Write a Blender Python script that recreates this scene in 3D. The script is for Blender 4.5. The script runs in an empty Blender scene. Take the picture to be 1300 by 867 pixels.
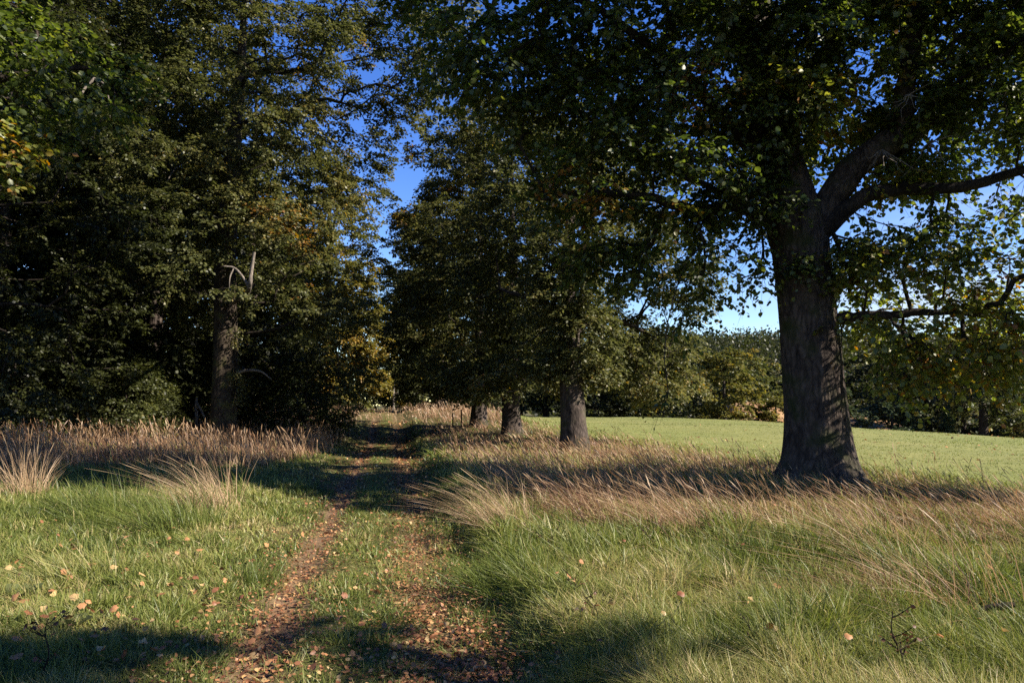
import bpy, math, random
import numpy as np
from mathutils import Vector

C = bpy.context.scene.collection
R = math.radians
random.seed(4)

# ------------------------------------------------------------------ camera and light numbers
EYE = 1.6
F_PX = 939.0            # focal length in photo pixels (1300 wide)
PITCH = math.atan((512 - 433.5) / F_PX)
SUN_EL = R(33)
SUN_DIR = np.array([0.955, -0.295, 0.0]); SUN_DIR /= np.linalg.norm(SUN_DIR)
SUN = np.array([SUN_DIR[0] * math.cos(SUN_EL), SUN_DIR[1] * math.cos(SUN_EL), math.sin(SUN_EL)])


def W(px, py, y):
    """world point seen at photo pixel (px, py) at depth y metres ahead"""
    dx = (px - 650) / F_PX
    dz = (433.5 - py) / F_PX
    c, s = math.cos(PITCH), math.sin(PITCH)
    fy, fz = c - dz * s, s + dz * c
    return np.array([dx / fy * y, y, EYE + fz / fy * y])


# ------------------------------------------------------------------ noise
def _h(ix, iy, s):
    v = np.sin(ix * 127.1 + iy * 311.7 + s * 74.7) * 43758.5453
    return v - np.floor(v)


def vnoise(x, y, s=0.0):
    x = np.asarray(x, float); y = np.asarray(y, float)
    ix, iy = np.floor(x), np.floor(y)
    fx, fy = x - ix, y - iy
    fx = fx * fx * (3 - 2 * fx); fy = fy * fy * (3 - 2 * fy)
    a = _h(ix, iy, s); b = _h(ix + 1, iy, s); c = _h(ix, iy + 1, s); d = _h(ix + 1, iy + 1, s)
    return (a * (1 - fx) + b * fx) * (1 - fy) + (c * (1 - fx) + d * fx) * fy


def fbm(x, y, s=0.0, o=3):
    v = 0; a = 0.5; t = 0
    for k in range(o):
        v = v + a * vnoise(x * 2 ** k, y * 2 ** k, s + k * 3.1); t += a; a *= 0.5
    return v / t


def sstep(a, b, x):
    t = np.clip((np.asarray(x, float) - a) / (b - a), 0, 1)
    return t * t * (3 - 2 * t)


# ------------------------------------------------------------------ terrain
def path_x(y):
    return -0.87 - 0.165 * (np.asarray(y, float) - 4.15)


_gy = np.linspace(-60, 700, 3801)
_gz = np.interp(_gy, [-60, 0, 20, 30, 36, 43, 50, 75, 110, 700], [0, 0, .0, .05, .25, .85, 1.05, 1.0, .6, -.5])
_k = np.exp(-0.5 * (np.arange(-40, 41) * 0.2 / 2.6) ** 2); _k /= _k.sum()
_gz = np.convolve(np.pad(_gz, 40, mode='edge'), _k, mode='valid')

FIELD_END = 66.0


def H(x, y):
    x = np.asarray(x, float); y = np.asarray(y, float)
    u = x - path_x(y)
    z = np.interp(y, _gy, _gz)
    au = np.abs(u)
    near = 1 - sstep(60, 80, y)
    z = z - (0.42 * np.exp(-((y - 31) / 4.5) ** 2) + .10 * np.exp(-((y - 36.2) / .8) ** 2)) * np.exp(-(u / 2.6) ** 2) - sstep(4, 12, u) * .8 * sstep(34, 48, y)
    z = z + near * (0.17 * sstep(0.95, 1.45, u) + 0.08 * sstep(0.95, 1.8, -u))
    z = z - near * 0.06 * (np.exp(-((au - 0.6) / 0.2) ** 2))
    z = z + near * 0.10 * sstep(2, 7, u) * (1 - sstep(8, 14, u)) + near * 0.25 * sstep(3, 11, -u)
    z = z + 0.10 * (fbm(x * 0.45, y * 0.45, 5) - 0.5) * sstep(0.8, 2.0, au) + 0.05 * (vnoise(x * 2.2, y * 2.2, 9) - 0.5)
    # the field rolls down towards the right, beyond the row
    xr = np.clip(x - 9, 0, None)
    z = z - 0.0024 * np.minimum(xr, 60) ** 2 * sstep(10, 40, y)
    # drop behind the far field edge, then the valley and its wooded rise
    right = sstep(3, 9, x)
    z = z - right * (2.4 * sstep(FIELD_END - 0.5, FIELD_END + 7, y) + 9 * sstep(75, 160, y))
    z = z + 56 * sstep(170, 420, y) * sstep(-60, 90, x)
    return z


# ------------------------------------------------------------------ mesh helpers
def mesh_obj(name, V, Q, mat, parent=None, attrs=None, smooth=False):
    me = bpy.data.meshes.new(name)
    V = np.ascontiguousarray(V, dtype=np.float32); Q = np.ascontiguousarray(Q, dtype=np.int32)
    me.vertices.add(len(V)); me.vertices.foreach_set('co', V.ravel())
    n, k = Q.shape
    me.loops.add(n * k); me.loops.foreach_set('vertex_index', Q.ravel())
    me.polygons.add(n)
    me.polygons.foreach_set('loop_start', np.arange(0, n * k, k, dtype=np.int32))
    if attrs:
        for key, a in attrs.items():
            at = me.attributes.new(key, 'FLOAT', 'FACE')
            at.data.foreach_set('value', np.ascontiguousarray(a, dtype=np.float32))
    if smooth:
        me.polygons.foreach_set('use_smooth', np.ones(n, dtype=bool))
    me.update(calc_edges=True)
    o = bpy.data.objects.new(name, me); C.objects.link(o)
    me.materials.append(mat)
    if parent is not None:
        o.parent = parent
    return o


def tag(o, label=None, cat=None, group=None, kind=None):
    if label: o['label'] = label
    if cat: o['category'] = cat
    if group: o['group'] = group
    if kind: o['kind'] = kind
    return o


def empty(name, loc):
    o = bpy.data.objects.new(name, None); C.objects.link(o)
    o.location = loc; o.empty_display_size = 0.3
    return o


def copy_tree(o, parent=None):
    c = o.copy(); C.objects.link(c)
    if parent is not None: c.parent = parent
    for ch in list(o.children): copy_tree(ch, c)
    return c


class Tubes:
    """collects tapered tubes, one mesh"""
    def __init__(s): s.V = []; s.Q = []; s.n = 0

    def add(s, P, rad, k=6):
        P = np.asarray(P, float); rad = np.asarray(rad, float)
        m = len(P)
        T = np.gradient(P, axis=0); T /= np.linalg.norm(T, axis=1)[:, None] + 1e-9
        ref = np.array([0.31, 0.17, 0.94]) if abs(T[0, 2]) < 0.8 else np.array([1.0, 0.13, 0.05])
        U = np.cross(T, ref); U /= np.linalg.norm(U, axis=1)[:, None] + 1e-9
        B = np.cross(T, U)
        a = np.arange(k) / k * 2 * np.pi
        ring = P[:, None, :] + rad[:, None, None] * (np.cos(a)[None, :, None] * U[:, None, :] + np.sin(a)[None, :, None] * B[:, None, :])
        i = np.arange(m - 1)[:, None] * k; j = np.arange(k)[None, :]; j2 = (j + 1) % k
        q = np.stack([i + j, i + j2, i + k + j2, i + k + j], -1).reshape(-1, 4)
        s.V.append(ring.reshape(-1, 3)); s.Q.append(q + s.n); s.n += m * k

    def build(s, name, mat, parent=None, off=(0, 0, 0), smooth=True):
        return mesh_obj(name, np.concatenate(s.V) - np.asarray(off), np.concatenate(s.Q), mat, parent, smooth=smooth)


def spline(P, n):
    """Catmull-Rom through rows of P (any columns)"""
    P = np.asarray(P, float)
    Q = np.vstack([2 * P[0] - P[1], P, 2 * P[-1] - P[-2]])
    out = []
    segs = len(P) - 1
    for t in np.linspace(0, segs, n):
        i = min(int(t), segs - 1); f = t - i
        p0, p1, p2, p3 = Q[i:i + 4]
        out.append(0.5 * ((2 * p1) + (-p0 + p2) * f + (2 * p0 - 5 * p1 + 4 * p2 - p3) * f * f + (-p0 + 3 * p1 - 3 * p2 + p3) * f ** 3))
    return np.array(out)


# ------------------------------------------------------------------ materials
def new_mat(name):
    m = bpy.data.materials.new(name); m.use_nodes = True
    nt = m.node_tree; nt.nodes.clear()
    return m, nt, nt.nodes, nt.links


def ramp(nodes, stops):
    r = nodes.new('ShaderNodeValToRGB')
    e = r.color_ramp.elements
    while len(e) < len(stops): e.new(0.5)
    for el, (p, c) in zip(e, stops):
        el.position = p; el.color = (*c, 1)
    return r


def leaf_mat(name, stops, trans=0.35, gloss=0.06, rough=0.38):
    m, nt, N, L = new_mat(name)
    at = N.new('ShaderNodeAttribute'); at.attribute_name = 'tint'
    r = ramp(N, stops); L.new(at.outputs['Fac'], r.inputs[0])
    d = N.new('ShaderNodeBsdfDiffuse'); t = N.new('ShaderNodeBsdfTranslucent'); g = N.new('ShaderNodeBsdfGlossy')
    hs = N.new('ShaderNodeHueSaturation'); hs.inputs['Saturation'].default_value = 1.1; hs.inputs['Value'].default_value = 1.7
    L.new(r.outputs[0], hs.inputs['Color'])
    L.new(r.outputs[0], d.inputs[0]); L.new(hs.outputs[0], t.inputs[0])
    g.inputs['Roughness'].default_value = rough; g.inputs['Color'].default_value = (1, 1, 1, 1)
    mx = N.new('ShaderNodeMixShader'); mx.inputs[0].default_value = trans
    L.new(d.outputs[0], mx.inputs[1]); L.new(t.outputs[0], mx.inputs[2])
    m2 = N.new('ShaderNodeMixShader'); m2.inputs[0].default_value = gloss
    L.new(mx.outputs[0], m2.inputs[1]); L.new(g.outputs[0], m2.inputs[2])
    o = N.new('ShaderNodeOutputMaterial'); L.new(m2.outputs[0], o.inputs[0])
    return m


def bark_mat(name, dark, light, moss=None, scale=9.0, bump=0.6):
    m, nt, N, L = new_mat(name)
    tc = N.new('ShaderNodeTexCoord'); mp = N.new('ShaderNodeMapping')
    mp.inputs['Scale'].default_value = (1, 1, 0.3)
    nd = N.new('ShaderNodeTexNoise'); nd.inputs['Scale'].default_value = 2.6; nd.inputs['Detail'].default_value = 4
    L.new(tc.outputs['Object'], nd.inputs['Vector'])
    vm = N.new('ShaderNodeVectorMath'); vm.operation = 'MULTIPLY_ADD'; vm.inputs[1].default_value = (.22, .22, .5); L.new(nd.outputs['Color'], vm.inputs[0]); L.new(tc.outputs['Object'], vm.inputs[2])
    L.new(vm.outputs[0], mp.inputs[0])
    n1 = N.new('ShaderNodeTexNoise'); n1.inputs['Scale'].default_value = scale; n1.inputs['Detail'].default_value = 6; n1.inputs['Roughness'].default_value = 0.65
    v = N.new('ShaderNodeTexVoronoi'); v.feature = 'DISTANCE_TO_EDGE'; v.inputs['Scale'].default_value = scale * 1.3
    L.new(mp.outputs[0], n1.inputs['Vector']); L.new(mp.outputs[0], v.inputs['Vector'])
    mul = N.new('ShaderNodeMath'); mul.operation = 'MULTIPLY_ADD'; mul.inputs[1].default_value = 0.9; mul.inputs[2].default_value = 0.0
    L.new(v.outputs['Distance'], mul.inputs[0])
    add = N.new('ShaderNodeMath'); add.operation = 'ADD'; L.new(mul.outputs[0], add.inputs[0]); L.new(n1.outputs['Fac'], add.inputs[1])
    r = ramp(N, [(0.3, dark), (0.62, tuple(0.5 * (a + b) for a, b in zip(dark, light))), (0.95, light)])
    L.new(add.outputs[0], r.inputs[0])
    col = r.outputs[0]
    n2 = N.new('ShaderNodeTexNoise'); n2.inputs['Scale'].default_value = 2.3; n2.inputs['Detail'].default_value = 5
    L.new(tc.outputs['Object'], n2.inputs['Vector'])
    bl = ramp(N, [(0.32, (.45, .45, .45)), (0.7, (1.15, 1.12, 1.08))]); L.new(n2.outputs['Fac'], bl.inputs[0])
    mb = N.new('ShaderNodeMixRGB'); mb.blend_type = 'MULTIPLY'; mb.inputs[0].default_value = 1; L.new(col, mb.inputs[1]); L.new(bl.outputs[0], mb.inputs[2]); col = mb.outputs[0]
    if moss:
        rr = ramp(N, [(0.5, (0, 0, 0)), (0.68, (1, 1, 1))]); L.new(n2.outputs['Fac'], rr.inputs[0])
        mc = N.new('ShaderNodeMixRGB'); L.new(rr.outputs[0], mc.inputs[0]); L.new(col, mc.inputs[1]); mc.inputs[2].default_value = (*moss, 1)
        col = mc.outputs[0]
    b = N.new('ShaderNodeBump'); b.inputs['Strength'].default_value = bump; b.inputs['Distance'].default_value = 0.03
    L.new(add.outputs[0], b.inputs['Height'])
    p = N.new('ShaderNodeBsdfPrincipled'); p.inputs['Roughness'].default_value = 0.92; p.inputs['Specular IOR Level'].default_value = 0.15
    L.new(col, p.inputs['Base Color']); L.new(b.outputs[0], p.inputs['Normal'])
    o = N.new('ShaderNodeOutputMaterial'); L.new(p.outputs[0], o.inputs[0])
    return m


def soil_mat(name, c1, c2, c3, s1=1.2, s2=22.0, bump=0.5):
    m, nt, N, L = new_mat(name)
    tc = N.new('ShaderNodeTexCoord')
    n1 = N.new('ShaderNodeTexNoise'); n1.inputs['Scale'].default_value = s1; n1.inputs['Detail'].default_value = 6
    n2 = N.new('ShaderNodeTexNoise'); n2.inputs['Scale'].default_value = s2; n2.inputs['Detail'].default_value = 7; n2.inputs['Roughness'].default_value = 0.7
    for n in (n1, n2): L.new(tc.outputs['Object'], n.inputs['Vector'])
    r1 = ramp(N, [(0.35, c1), (0.65, c2)]); L.new(n1.outputs['Fac'], r1.inputs[0])
    r2 = ramp(N, [(0.48, (0, 0, 0)), (0.66, (1, 1, 1))]); L.new(n2.outputs['Fac'], r2.inputs[0])
    mc = N.new('ShaderNodeMixRGB'); L.new(r2.outputs[0], mc.inputs[0]); L.new(r1.outputs[0], mc.inputs[1]); mc.inputs[2].default_value = (*c3, 1)
    b = N.new('ShaderNodeBump'); b.inputs['Strength'].default_value = bump; b.inputs['Distance'].default_value = 0.05
    L.new(n2.outputs['Fac'], b.inputs['Height'])
    p = N.new('ShaderNodeBsdfPrincipled'); p.inputs['Roughness'].default_value = 0.95; p.inputs['Specular IOR Level'].default_value = 0.1
    L.new(mc.outputs[0], p.inputs['Base Color']); L.new(b.outputs[0], p.inputs['Normal'])
    o = N.new('ShaderNodeOutputMaterial'); L.new(p.outputs[0], o.inputs[0])
    return m


GREEN = [(0.0, (0.014, 0.024, 0.006)), (0.35, (0.038, 0.056, 0.010)), (0.62, (0.095, 0.118, 0.019)), (0.80, (0.155, 0.155, 0.026)), (0.90, (0.20, 0.13, 0.02)), (1.0, (0.20, 0.075, 0.015))]
OLIVE = [(0.0, (0.018, 0.022, 0.006)), (0.35, (0.046, 0.054, 0.015)), (0.62, (0.090, 0.092, 0.029)), (0.80, (0.13, 0.112, 0.034)), (0.90, (0.19, 0.12, 0.02)), (1.0, (0.17, 0.07, 0.02))]
M = {}
M['leaf_hero'] = leaf_mat('lime_leaf', GREEN, 0.48, 0.03, 0.45)
M['leaf_olive'] = leaf_mat('olive_leaf', OLIVE, 0.40, 0.02, 0.5)
M['leaf_yellow'] = leaf_mat('yellowing_leaf', [(0, (0.03, 0.042, 0.012)), (0.4, (0.075, 0.082, 0.02)), (0.75, (0.17, 0.135, 0.025)), (1, (0.23, 0.12, 0.02))], 0.36, 0.018, .5)
M['leaf_blue'] = leaf_mat('bluegreen_leaf', [(0, (0.016, 0.028, 0.014)), (0.5, (0.04, 0.056, 0.022)), (1, (0.09, 0.10, 0.036))], 0.3, 0.018, .5)
M['grass'] = leaf_mat('green_grass', [(0, (0.035, 0.052, 0.009)), (0.35, (0.092, 0.118, 0.021)), (0.6, (0.165, 0.175, 0.043)), (0.8, (0.28, 0.235, 0.10)), (1, (0.38, 0.28, 0.15))], 0.30, 0.02, 0.5)
M['straw'] = leaf_mat('dry_grass', [(0, (0.10, 0.045, 0.026)), (0.25, (0.18, 0.10, 0.055)), (0.55, (0.28, 0.185, 0.105)), (0.85, (0.37, 0.27, 0.165)), (1, (0.48, 0.37, 0.25))], 0.28, 0.02, 0.5)
M['litter'] = leaf_mat('dead_leaf', [(0, (0.055, 0.025, 0.014)), (0.3, (0.15, 0.06, 0.03)), (0.6, (0.26, 0.122, 0.056)), (0.85, (0.34, 0.195, 0.082)), (1, (0.36, 0.255, 0.115))], 0.15, 0.02, 0.5)
M['bark'] = bark_mat('ridged_bark', (0.008, 0.006, 0.005), (0.112, 0.088, 0.075), (0.022, 0.026, 0.010), 9, 1.0)
M['bark_limb'] = bark_mat('limb_bark', (0.010, 0.008, 0.006), (0.05, 0.04, 0.033), None, 14, 0.5)
M['bark_pale'] = bark_mat('pale_bark', (0.015, 0.012, 0.009), (0.09, 0.07, 0.053), (0.06, 0.06, 0.02), 7, 0.6)
M['dead_wood'] = bark_mat('bleached_wood', (0.07, 0.06, 0.05), (0.24, 0.21, 0.18), None, 18, 0.3)
M['stalk'] = bark_mat('dark_stalk', (0.010, 0.007, 0.006), (0.035, 0.024, 0.018), None, 40, 0.3)
M['ground'] = soil_mat('earth_under_grass', (0.055, 0.060, 0.018), (0.10, 0.082, 0.035), (0.035, 0.028, 0.014))
def path_mat():
    m = soil_mat('leaf_strewn_earth', (0.12, 0.074, 0.044), (0.19, 0.122, 0.072), (0.05, 0.033, 0.02), 2.5, 40)
    nt = m.node_tree; N, L = nt.nodes, nt.links
    p = [n for n in N if n.type == 'BSDF_PRINCIPLED'][0]; src = p.inputs['Base Color'].links[0].from_socket
    at = N.new('ShaderNodeAttribute'); at.attribute_name = 'tint'
    mc = N.new('ShaderNodeMixRGB'); L.new(at.outputs['Fac'], mc.inputs[0]); mc.inputs[1].default_value = (0.075, 0.078, 0.022, 1); L.new(src, mc.inputs[2])
    L.new(mc.outputs[0], p.inputs['Base Color'])
    return m


M['path'] = path_mat()
M['field'] = soil_mat('mown_pasture', (0.135, 0.148, 0.042), (0.175, 0.172, 0.056), (0.115, 0.125, 0.036), 0.12, 2.2, 0.5)
M['bank'] = soil_mat('bracken_bank', (0.23, 0.12, 0.06), (0.32, 0.2, 0.11), (0.10, 0.09, 0.03), 0.6, 7)
M['hill'] = soil_mat('wooded_hill', (0.018, 0.024, 0.014), (0.03, 0.036, 0.02), (0.014, 0.018, 0.012), 0.02, 0.12, 1.0)


# ------------------------------------------------------------------ leaves
LEAF6 = (np.array([(0, 0, 0), (-.36, .28, .05), (-.34, .66, .04), (0, 1, -.10), (.34, .66, .04), (.36, .28, .05)]), [(0, 3, 2, 1), (0, 5, 4, 3)])
LEAF4 = (np.array([(0, 0, 0), (-.36, .46, .06), (0, 1, -.06), (.36, .46, .06)]), [(0, 3, 2, 1)])


def leaf_arrays(P, Nrm, D, size, template):
    tv, tq = template
    D = D / (np.linalg.norm(D, axis=1)[:, None] + 1e-9)
    S = np.cross(D, Nrm); S /= np.linalg.norm(S, axis=1)[:, None] + 1e-9
    N2 = np.cross(S, D)
    V = P[:, None, :] + size[:, None, None] * (tv[None, :, 0, None] * S[:, None, :] + tv[None, :, 1, None] * D[:, None, :] + tv[None, :, 2, None] * N2[:, None, :])
    k = len(tv)
    Q = (np.arange(len(P))[:, None, None] * k + np.array(tq)[None]).reshape(-1, 4)
    return V.reshape(-1, 3), Q, len(tq)


def grow(rng, skel, tips, bf=0.35):
    """join every tip to the nearest point of the growing skeleton, short detours from the trunk preferred.
    skel: list of (pos(n,3), rad(n)); returns chains [(P, tipsbelow)]"""
    pos = []; plen = []; par = []
    for P, parent_i in skel:
        start = len(pos)
        for i, p in enumerate(P):
            pos.append(p); par.append(start + i - 1 if i else -1); plen.append((plen[-1] + np.linalg.norm(p - P[i - 1])) if i else 0)
    n0 = len(pos)
    cap = n0 + len(tips) * 8 + 10
    PA = np.zeros((cap, 3)); PA[:n0] = pos
    PL = np.zeros(cap); PL[:n0] = np.array(plen) * 0.2
    par = par + [0] * (cap - n0)
    dirs = np.zeros((cap, 3))
    n = n0
    d0 = np.array([np.min(np.sum((PA[:n0] - t) ** 2, 1)) for t in tips])
    chains = []
    for ti in np.argsort(d0):
        t = tips[ti]
        d = np.linalg.norm(PA[:n] - t, axis=1)
        c = d + bf * PL[:n] + np.where(PA[:n, 2] > t[2] + 0.6, 0.3 * (PA[:n, 2] - t[2]), 0)
        i = int(np.argmin(c))
        L = d[i]
        m = int(np.clip(L / 0.45, 2, 7))
        a = PA[i]; pd = dirs[i]
        mid = 0.5 * (a + t) + pd * L * 0.22 + np.array([0, 0, 0.10 * L]) + rng.normal(0, 0.06 * L, 3)
        s = np.linspace(0, 1, m + 1)[1:, None]
        Q = (1 - s) ** 2 * a + 2 * s * (1 - s) * mid + s * s * t
        idx = [i]
        for q in Q:
            PA[n] = q; par[n] = idx[-1]; dv = q - PA[idx[-1]]; l = np.linalg.norm(dv)
            dirs[n] = dv / (l + 1e-9); PL[n] = PL[idx[-1]] + l
            idx.append(n); n += 1
        chains.append(idx)
    cnt = np.zeros(n)
    for ch in chains: cnt[ch[-1]] += 1
    for k in range(n - 1, n0 - 1, -1): cnt[par[k]] += cnt[k]
    return PA[:n], cnt, chains, np.argsort(d0)


def blob_points(rng, c, r, n, shell=0.45):
    d = rng.normal(size=(n, 3)); d /= np.linalg.norm(d, axis=1)[:, None]
    rr = shell + (1 - shell) * rng.random(n) ** 0.6
    return np.asarray(c) + d * rr[:, None] * np.asarray(r)


def foliage(rng, PA, chains, per, size, template, tint, centre=None, droop=0.35, jit=0.4, sub=7, length=(.28, .62), twig_tubes=None):
    """leaf sprays: side twigs leave the outer nodes of every branchlet, arch over, and carry the leaves"""
    nc = len(chains)
    A = np.zeros((nc, sub, 3)); O = np.zeros((nc, 3))
    for k, ch in enumerate(chains):
        ii = rng.integers(1, min(len(ch), 5), sub); ii[0] = 1
        A[k] = PA[np.array(ch)[-ii]]
        O[k] = PA[ch[-1]] - PA[ch[max(-len(ch), -4)]]
    O /= np.linalg.norm(O, axis=1)[:, None] + 1e-9
    if centre is not None:
        c = A.mean(1) - centre; c[:, 2] *= .3; c /= np.linalg.norm(c, axis=1)[:, None] + 1e-9
        O = O * .6 + c * .6
    D = O[:, None, :] * .8 + rng.normal(0, .75, (nc, sub, 3)) * np.array([1, 1, .38]); D /= np.linalg.norm(D, axis=2)[:, :, None] + 1e-9
    Ls = rng.uniform(*length, (nc, sub))
    sag = rng.uniform(.12, .5, (nc, sub)) * Ls
    per = np.broadcast_to(per, nc).astype(int)
    base = np.repeat(np.arange(nc), per); n = len(base)
    j = rng.integers(0, sub, n); t = rng.random(n) ** .75
    d = D[base, j]; L_ = Ls[base, j]
    P = A[base, j] + d * (L_ * t)[:, None]; P[:, 2] -= sag[base, j] * t * t
    side = np.stack([-d[:, 1], d[:, 0], np.zeros(n)], -1); side /= np.linalg.norm(side, axis=1)[:, None] + 1e-9
    sg = np.where(rng.random(n) < .5, -1.0, 1.0)[:, None]
    sz = (size if np.isscalar(size) else size[base]) * rng.uniform(0.6, 1.2, n)
    P = P + side * sg * (sz * rng.uniform(.1, .6, n))[:, None] + rng.normal(0, .025, (n, 3))
    Nrm = np.array([0, 0, 1.0]) + d * (sag[base, j] / L_ * t * 1.2)[:, None] + rng.normal(0, jit, (n, 3)) + rng.normal(0, .25, (nc, sub, 3))[base, j]
    LD = d * .7 + side * sg * .9 + rng.normal(0, .35, (n, 3)); LD[:, 2] -= droop
    V, Q, per_leaf = leaf_arrays(P, Nrm, LD, sz, template)
    tn = np.clip((tint if np.isscalar(tint) else tint[base]) + rng.normal(0, 0.12, n), 0, 0.97)
    if twig_tubes is not None:
        for k in range(nc):
            for q in range(sub):
                s_ = np.array([0, .5, 1.0])[:, None]
                pts = A[k, q] + D[k, q] * (Ls[k, q] * s_); pts[:, 2] -= sag[k, q] * s_[:, 0] ** 2
                twig_tubes.add(pts, [.0045, .0032, .0015], 3)
    return V, Q, np.repeat(tn, per_leaf)


def trunk_rings(path, k, rough, seed, flare=0.0, fl_h=0.5, lobes=5):
    """path rows x,y,z,r -> rings with ridged bark and a root flare"""
    m = len(path)
    a = np.arange(k) / k * 2 * np.pi
    z = path[:, 2] - path[0, 2]
    aa, zz = np.meshgrid(a, z)
    ridge = fbm(aa * k / 14.0, zz * 1.7 + 3 * np.sin(aa * 2), seed, 3)
    ridge = np.abs(ridge - 0.5) * 2
    big = fbm(np.cos(aa) * 1.3 + 5, np.sin(aa) * 1.3 + zz * 0.5, seed + 3, 2) - 0.5
    rad = path[:, 3][:, None] * (1 + rough * (0.5 - ridge) + 0.16 * big)
    if flare:
        lob = 0.55 + 0.45 * np.maximum(0, np.cos(aa * lobes + 2 * np.sin(aa + seed)))
        rad = rad + path[0, 3] * flare * np.exp(-zz / fl_h) * lob
    V = np.stack([path[:, 0][:, None] + rad * np.cos(aa), path[:, 1][:, None] + rad * np.sin(aa), np.repeat(path[:, 2][:, None], k, 1)], -1)
    i = np.arange(m - 1)[:, None] * k; j = np.arange(k)[None]; j2 = (j + 1) % k
    Q = np.stack([i + j, i + j2, i + k + j2, i + k + j], -1).reshape(-1, 4)
    return V.reshape(-1, 3), Q


def tree(name, label, cat, base, trunk, blobs, bark, leafm, seed, limbs=(), group=None, template=LEAF4, trunk_k=14,
         flare=0.35, fl_h=0.5, rough=0.12, jit=0.45, tipr=0.006, trunk_rows=40, crown_name='crown', spray=(.28, .62), sub=7, fine_twigs=False, more=1.0, smaller=1.0, gaps=()):
    """trunk: rows (x,y,z,r) relative to base; blobs: (centre, radii, twigs, leaves per twig, leaf size, tint)"""
    rng = np.random.default_rng(seed)
    base = np.asarray(base, float)
    root = empty(name, base); tag(root, label, cat, group)
    tp = spline(trunk, trunk_rows)
    V, Q = trunk_rings(tp, trunk_k, rough, seed, flare, fl_h)
    mesh_obj('trunk', V, Q, bark, root, smooth=True)
    skel = [(tp[tp[:, 2] > 0.3 * tp[-1, 2] * 0.6][:, :3], 0)]
    for lp in limbs:
        q = spline(lp, 22)
        wob = rng.normal(0, 1, (22, 3)) * 0.012
        q[:, :3] += wob
        tb = Tubes(); tb.add(q[:, :3], q[:, 3] * (1 + 0.06 * rng.normal(size=22)), 10 if q[0, 3] > 0.1 else 7)
        tb.build('limb', bark if q[0, 3] > 0.2 else M['bark_limb'], root)
        skel.append((q[2:, :3], 0))
    tips = []; per = []; size = []; tint = []
    for c, r, n, pl, ls, tn in blobs:
        tips.append(blob_points(rng, c, r, n)); per += [pl] * n; size += [ls] * n
        tint += list(tn + rng.normal(0, 0.05, n))
    tips = np.concatenate(tips); tips[:, 2] = np.maximum(tips[:, 2], 0.35)
    per = np.array(per) * more; size = np.array(size) * smaller; tint = np.array(tint)
    PA, cnt, chains, order = grow(rng, skel, tips)
    per, size, tint = per[order], size[order], tint[order]
    tb = Tubes()
    for ch in chains:
        rad = tipr * np.maximum(cnt[ch], 1) ** 0.5
        rad[0] = rad[1] * 1.1
        tb.add(PA[ch], rad, 3 if rad[0] < 0.018 else 5)
    hot = vnoise(PA[[c[-1] for c in chains], 0] * 0.9 + seed, PA[[c[-1] for c in chains], 2] * 0.9, seed)
    tint = tint + np.where(hot > 0.86, 0.26, 0)
    V, Q, tn = foliage(rng, PA, chains, per, size, template, tint, centre=np.array([tp[-1, 0], tp[-1, 1], tp[-1, 2] * 0.55]), jit=jit, sub=sub, length=spray, twig_tubes=tb if fine_twigs else None)
    tb.build('twig_sprays', M['bark_limb'], root)
    if gaps:                                     # openings in the crown that let the sun through: (points in the world, radius, share of leaves missing)
        k = len(template[0]); pl = len(template[1])
        LP = V.reshape(-1, k, 3)[:, 0] + base
        lose = np.zeros(len(LP))
        for pts, r_, pr in gaps:
            for q in pts:
                dv = LP - np.asarray(q); along = dv @ SUN
                d2 = (dv * dv).sum(1) - along ** 2
                lose = np.maximum(lose, np.where(d2 < r_ * r_, pr, 0))
        keep = rng.random(len(LP)) > lose
        V = V.reshape(-1, k, 3)[keep].reshape(-1, 3); tn = tn.reshape(-1, pl)[keep].ravel()
        Q = (np.arange(keep.sum())[:, None, None] * k + np.array(template[1])[None]).reshape(-1, 4)
    V[:, 2] = np.maximum(V[:, 2], 0.05)
    mesh_obj(crown_name, V, Q, leafm, root, {'tint': tn})
    return root


def crown_blobs(rng, h0, h1, rmax, n, twigs, per, ls, tint, cx=0, cy=0, top=0.45, br=(0.9, 1.7), low_r=0.75):
    """clumps arranged round an egg-shaped crown: h0..h1 tall, rmax wide"""
    out = []
    for k in range(n):
        t = (k + rng.random()) / n
        z = h0 + (h1 - h0) * t
        prof = rmax * (low_r + (1 - low_r) * min(1, t / 0.35)) * (1 if t < 0.5 else math.sqrt(max(0.05, 1 - ((t - 0.5) / 0.5) ** 2) * (1 - top) + top * (1 - t) * 2 * 0.6 + 0.02))
        a = k * 2.399 + rng.uniform(-.4, .4)
        rr = prof * rng.uniform(0.45, 0.95)
        b = rng.uniform(*br)
        out.append(((cx + rr * math.cos(a), cy + rr * math.sin(a), z), (b * 1.15, b * 1.15, b * 0.75), twigs, per, ls, tint + rng.normal(0, 0.04)))
    return out


# ================================================================== SETTING
def axis(dense0, dense1, step, lo, hi, g=1.09):
    a = list(np.arange(dense0, dense1, step)); s = step
    while a[-1] < hi: s *= g; a.append(a[-1] + s)
    b = [dense0]; s = step
    while b[-1] > lo: s *= g; b.append(b[-1] - s)
    return np.array(b[:0:-1] + a)


def grid_mesh(name, xs, ys, zf, mat):
    X, Y = np.meshgrid(xs, ys)
    V = np.stack([X, Y, zf(X, Y)], -1).reshape(-1, 3)
    nx = len(xs); i = np.arange(len(ys) - 1)[:, None] * nx; j = np.arange(nx - 1)[None]
    Q = np.stack([i + j, i + j + 1, i + nx + j + 1, i + nx + j], -1).reshape(-1, 4)
    return mesh_obj(name, V, Q, mat, smooth=True)


tag(grid_mesh('ground', axis(-8, 10, 0.14, -300, 520), axis(1.5, 30, 0.16, -60, 640), H, M['ground']), kind='structure')

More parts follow.
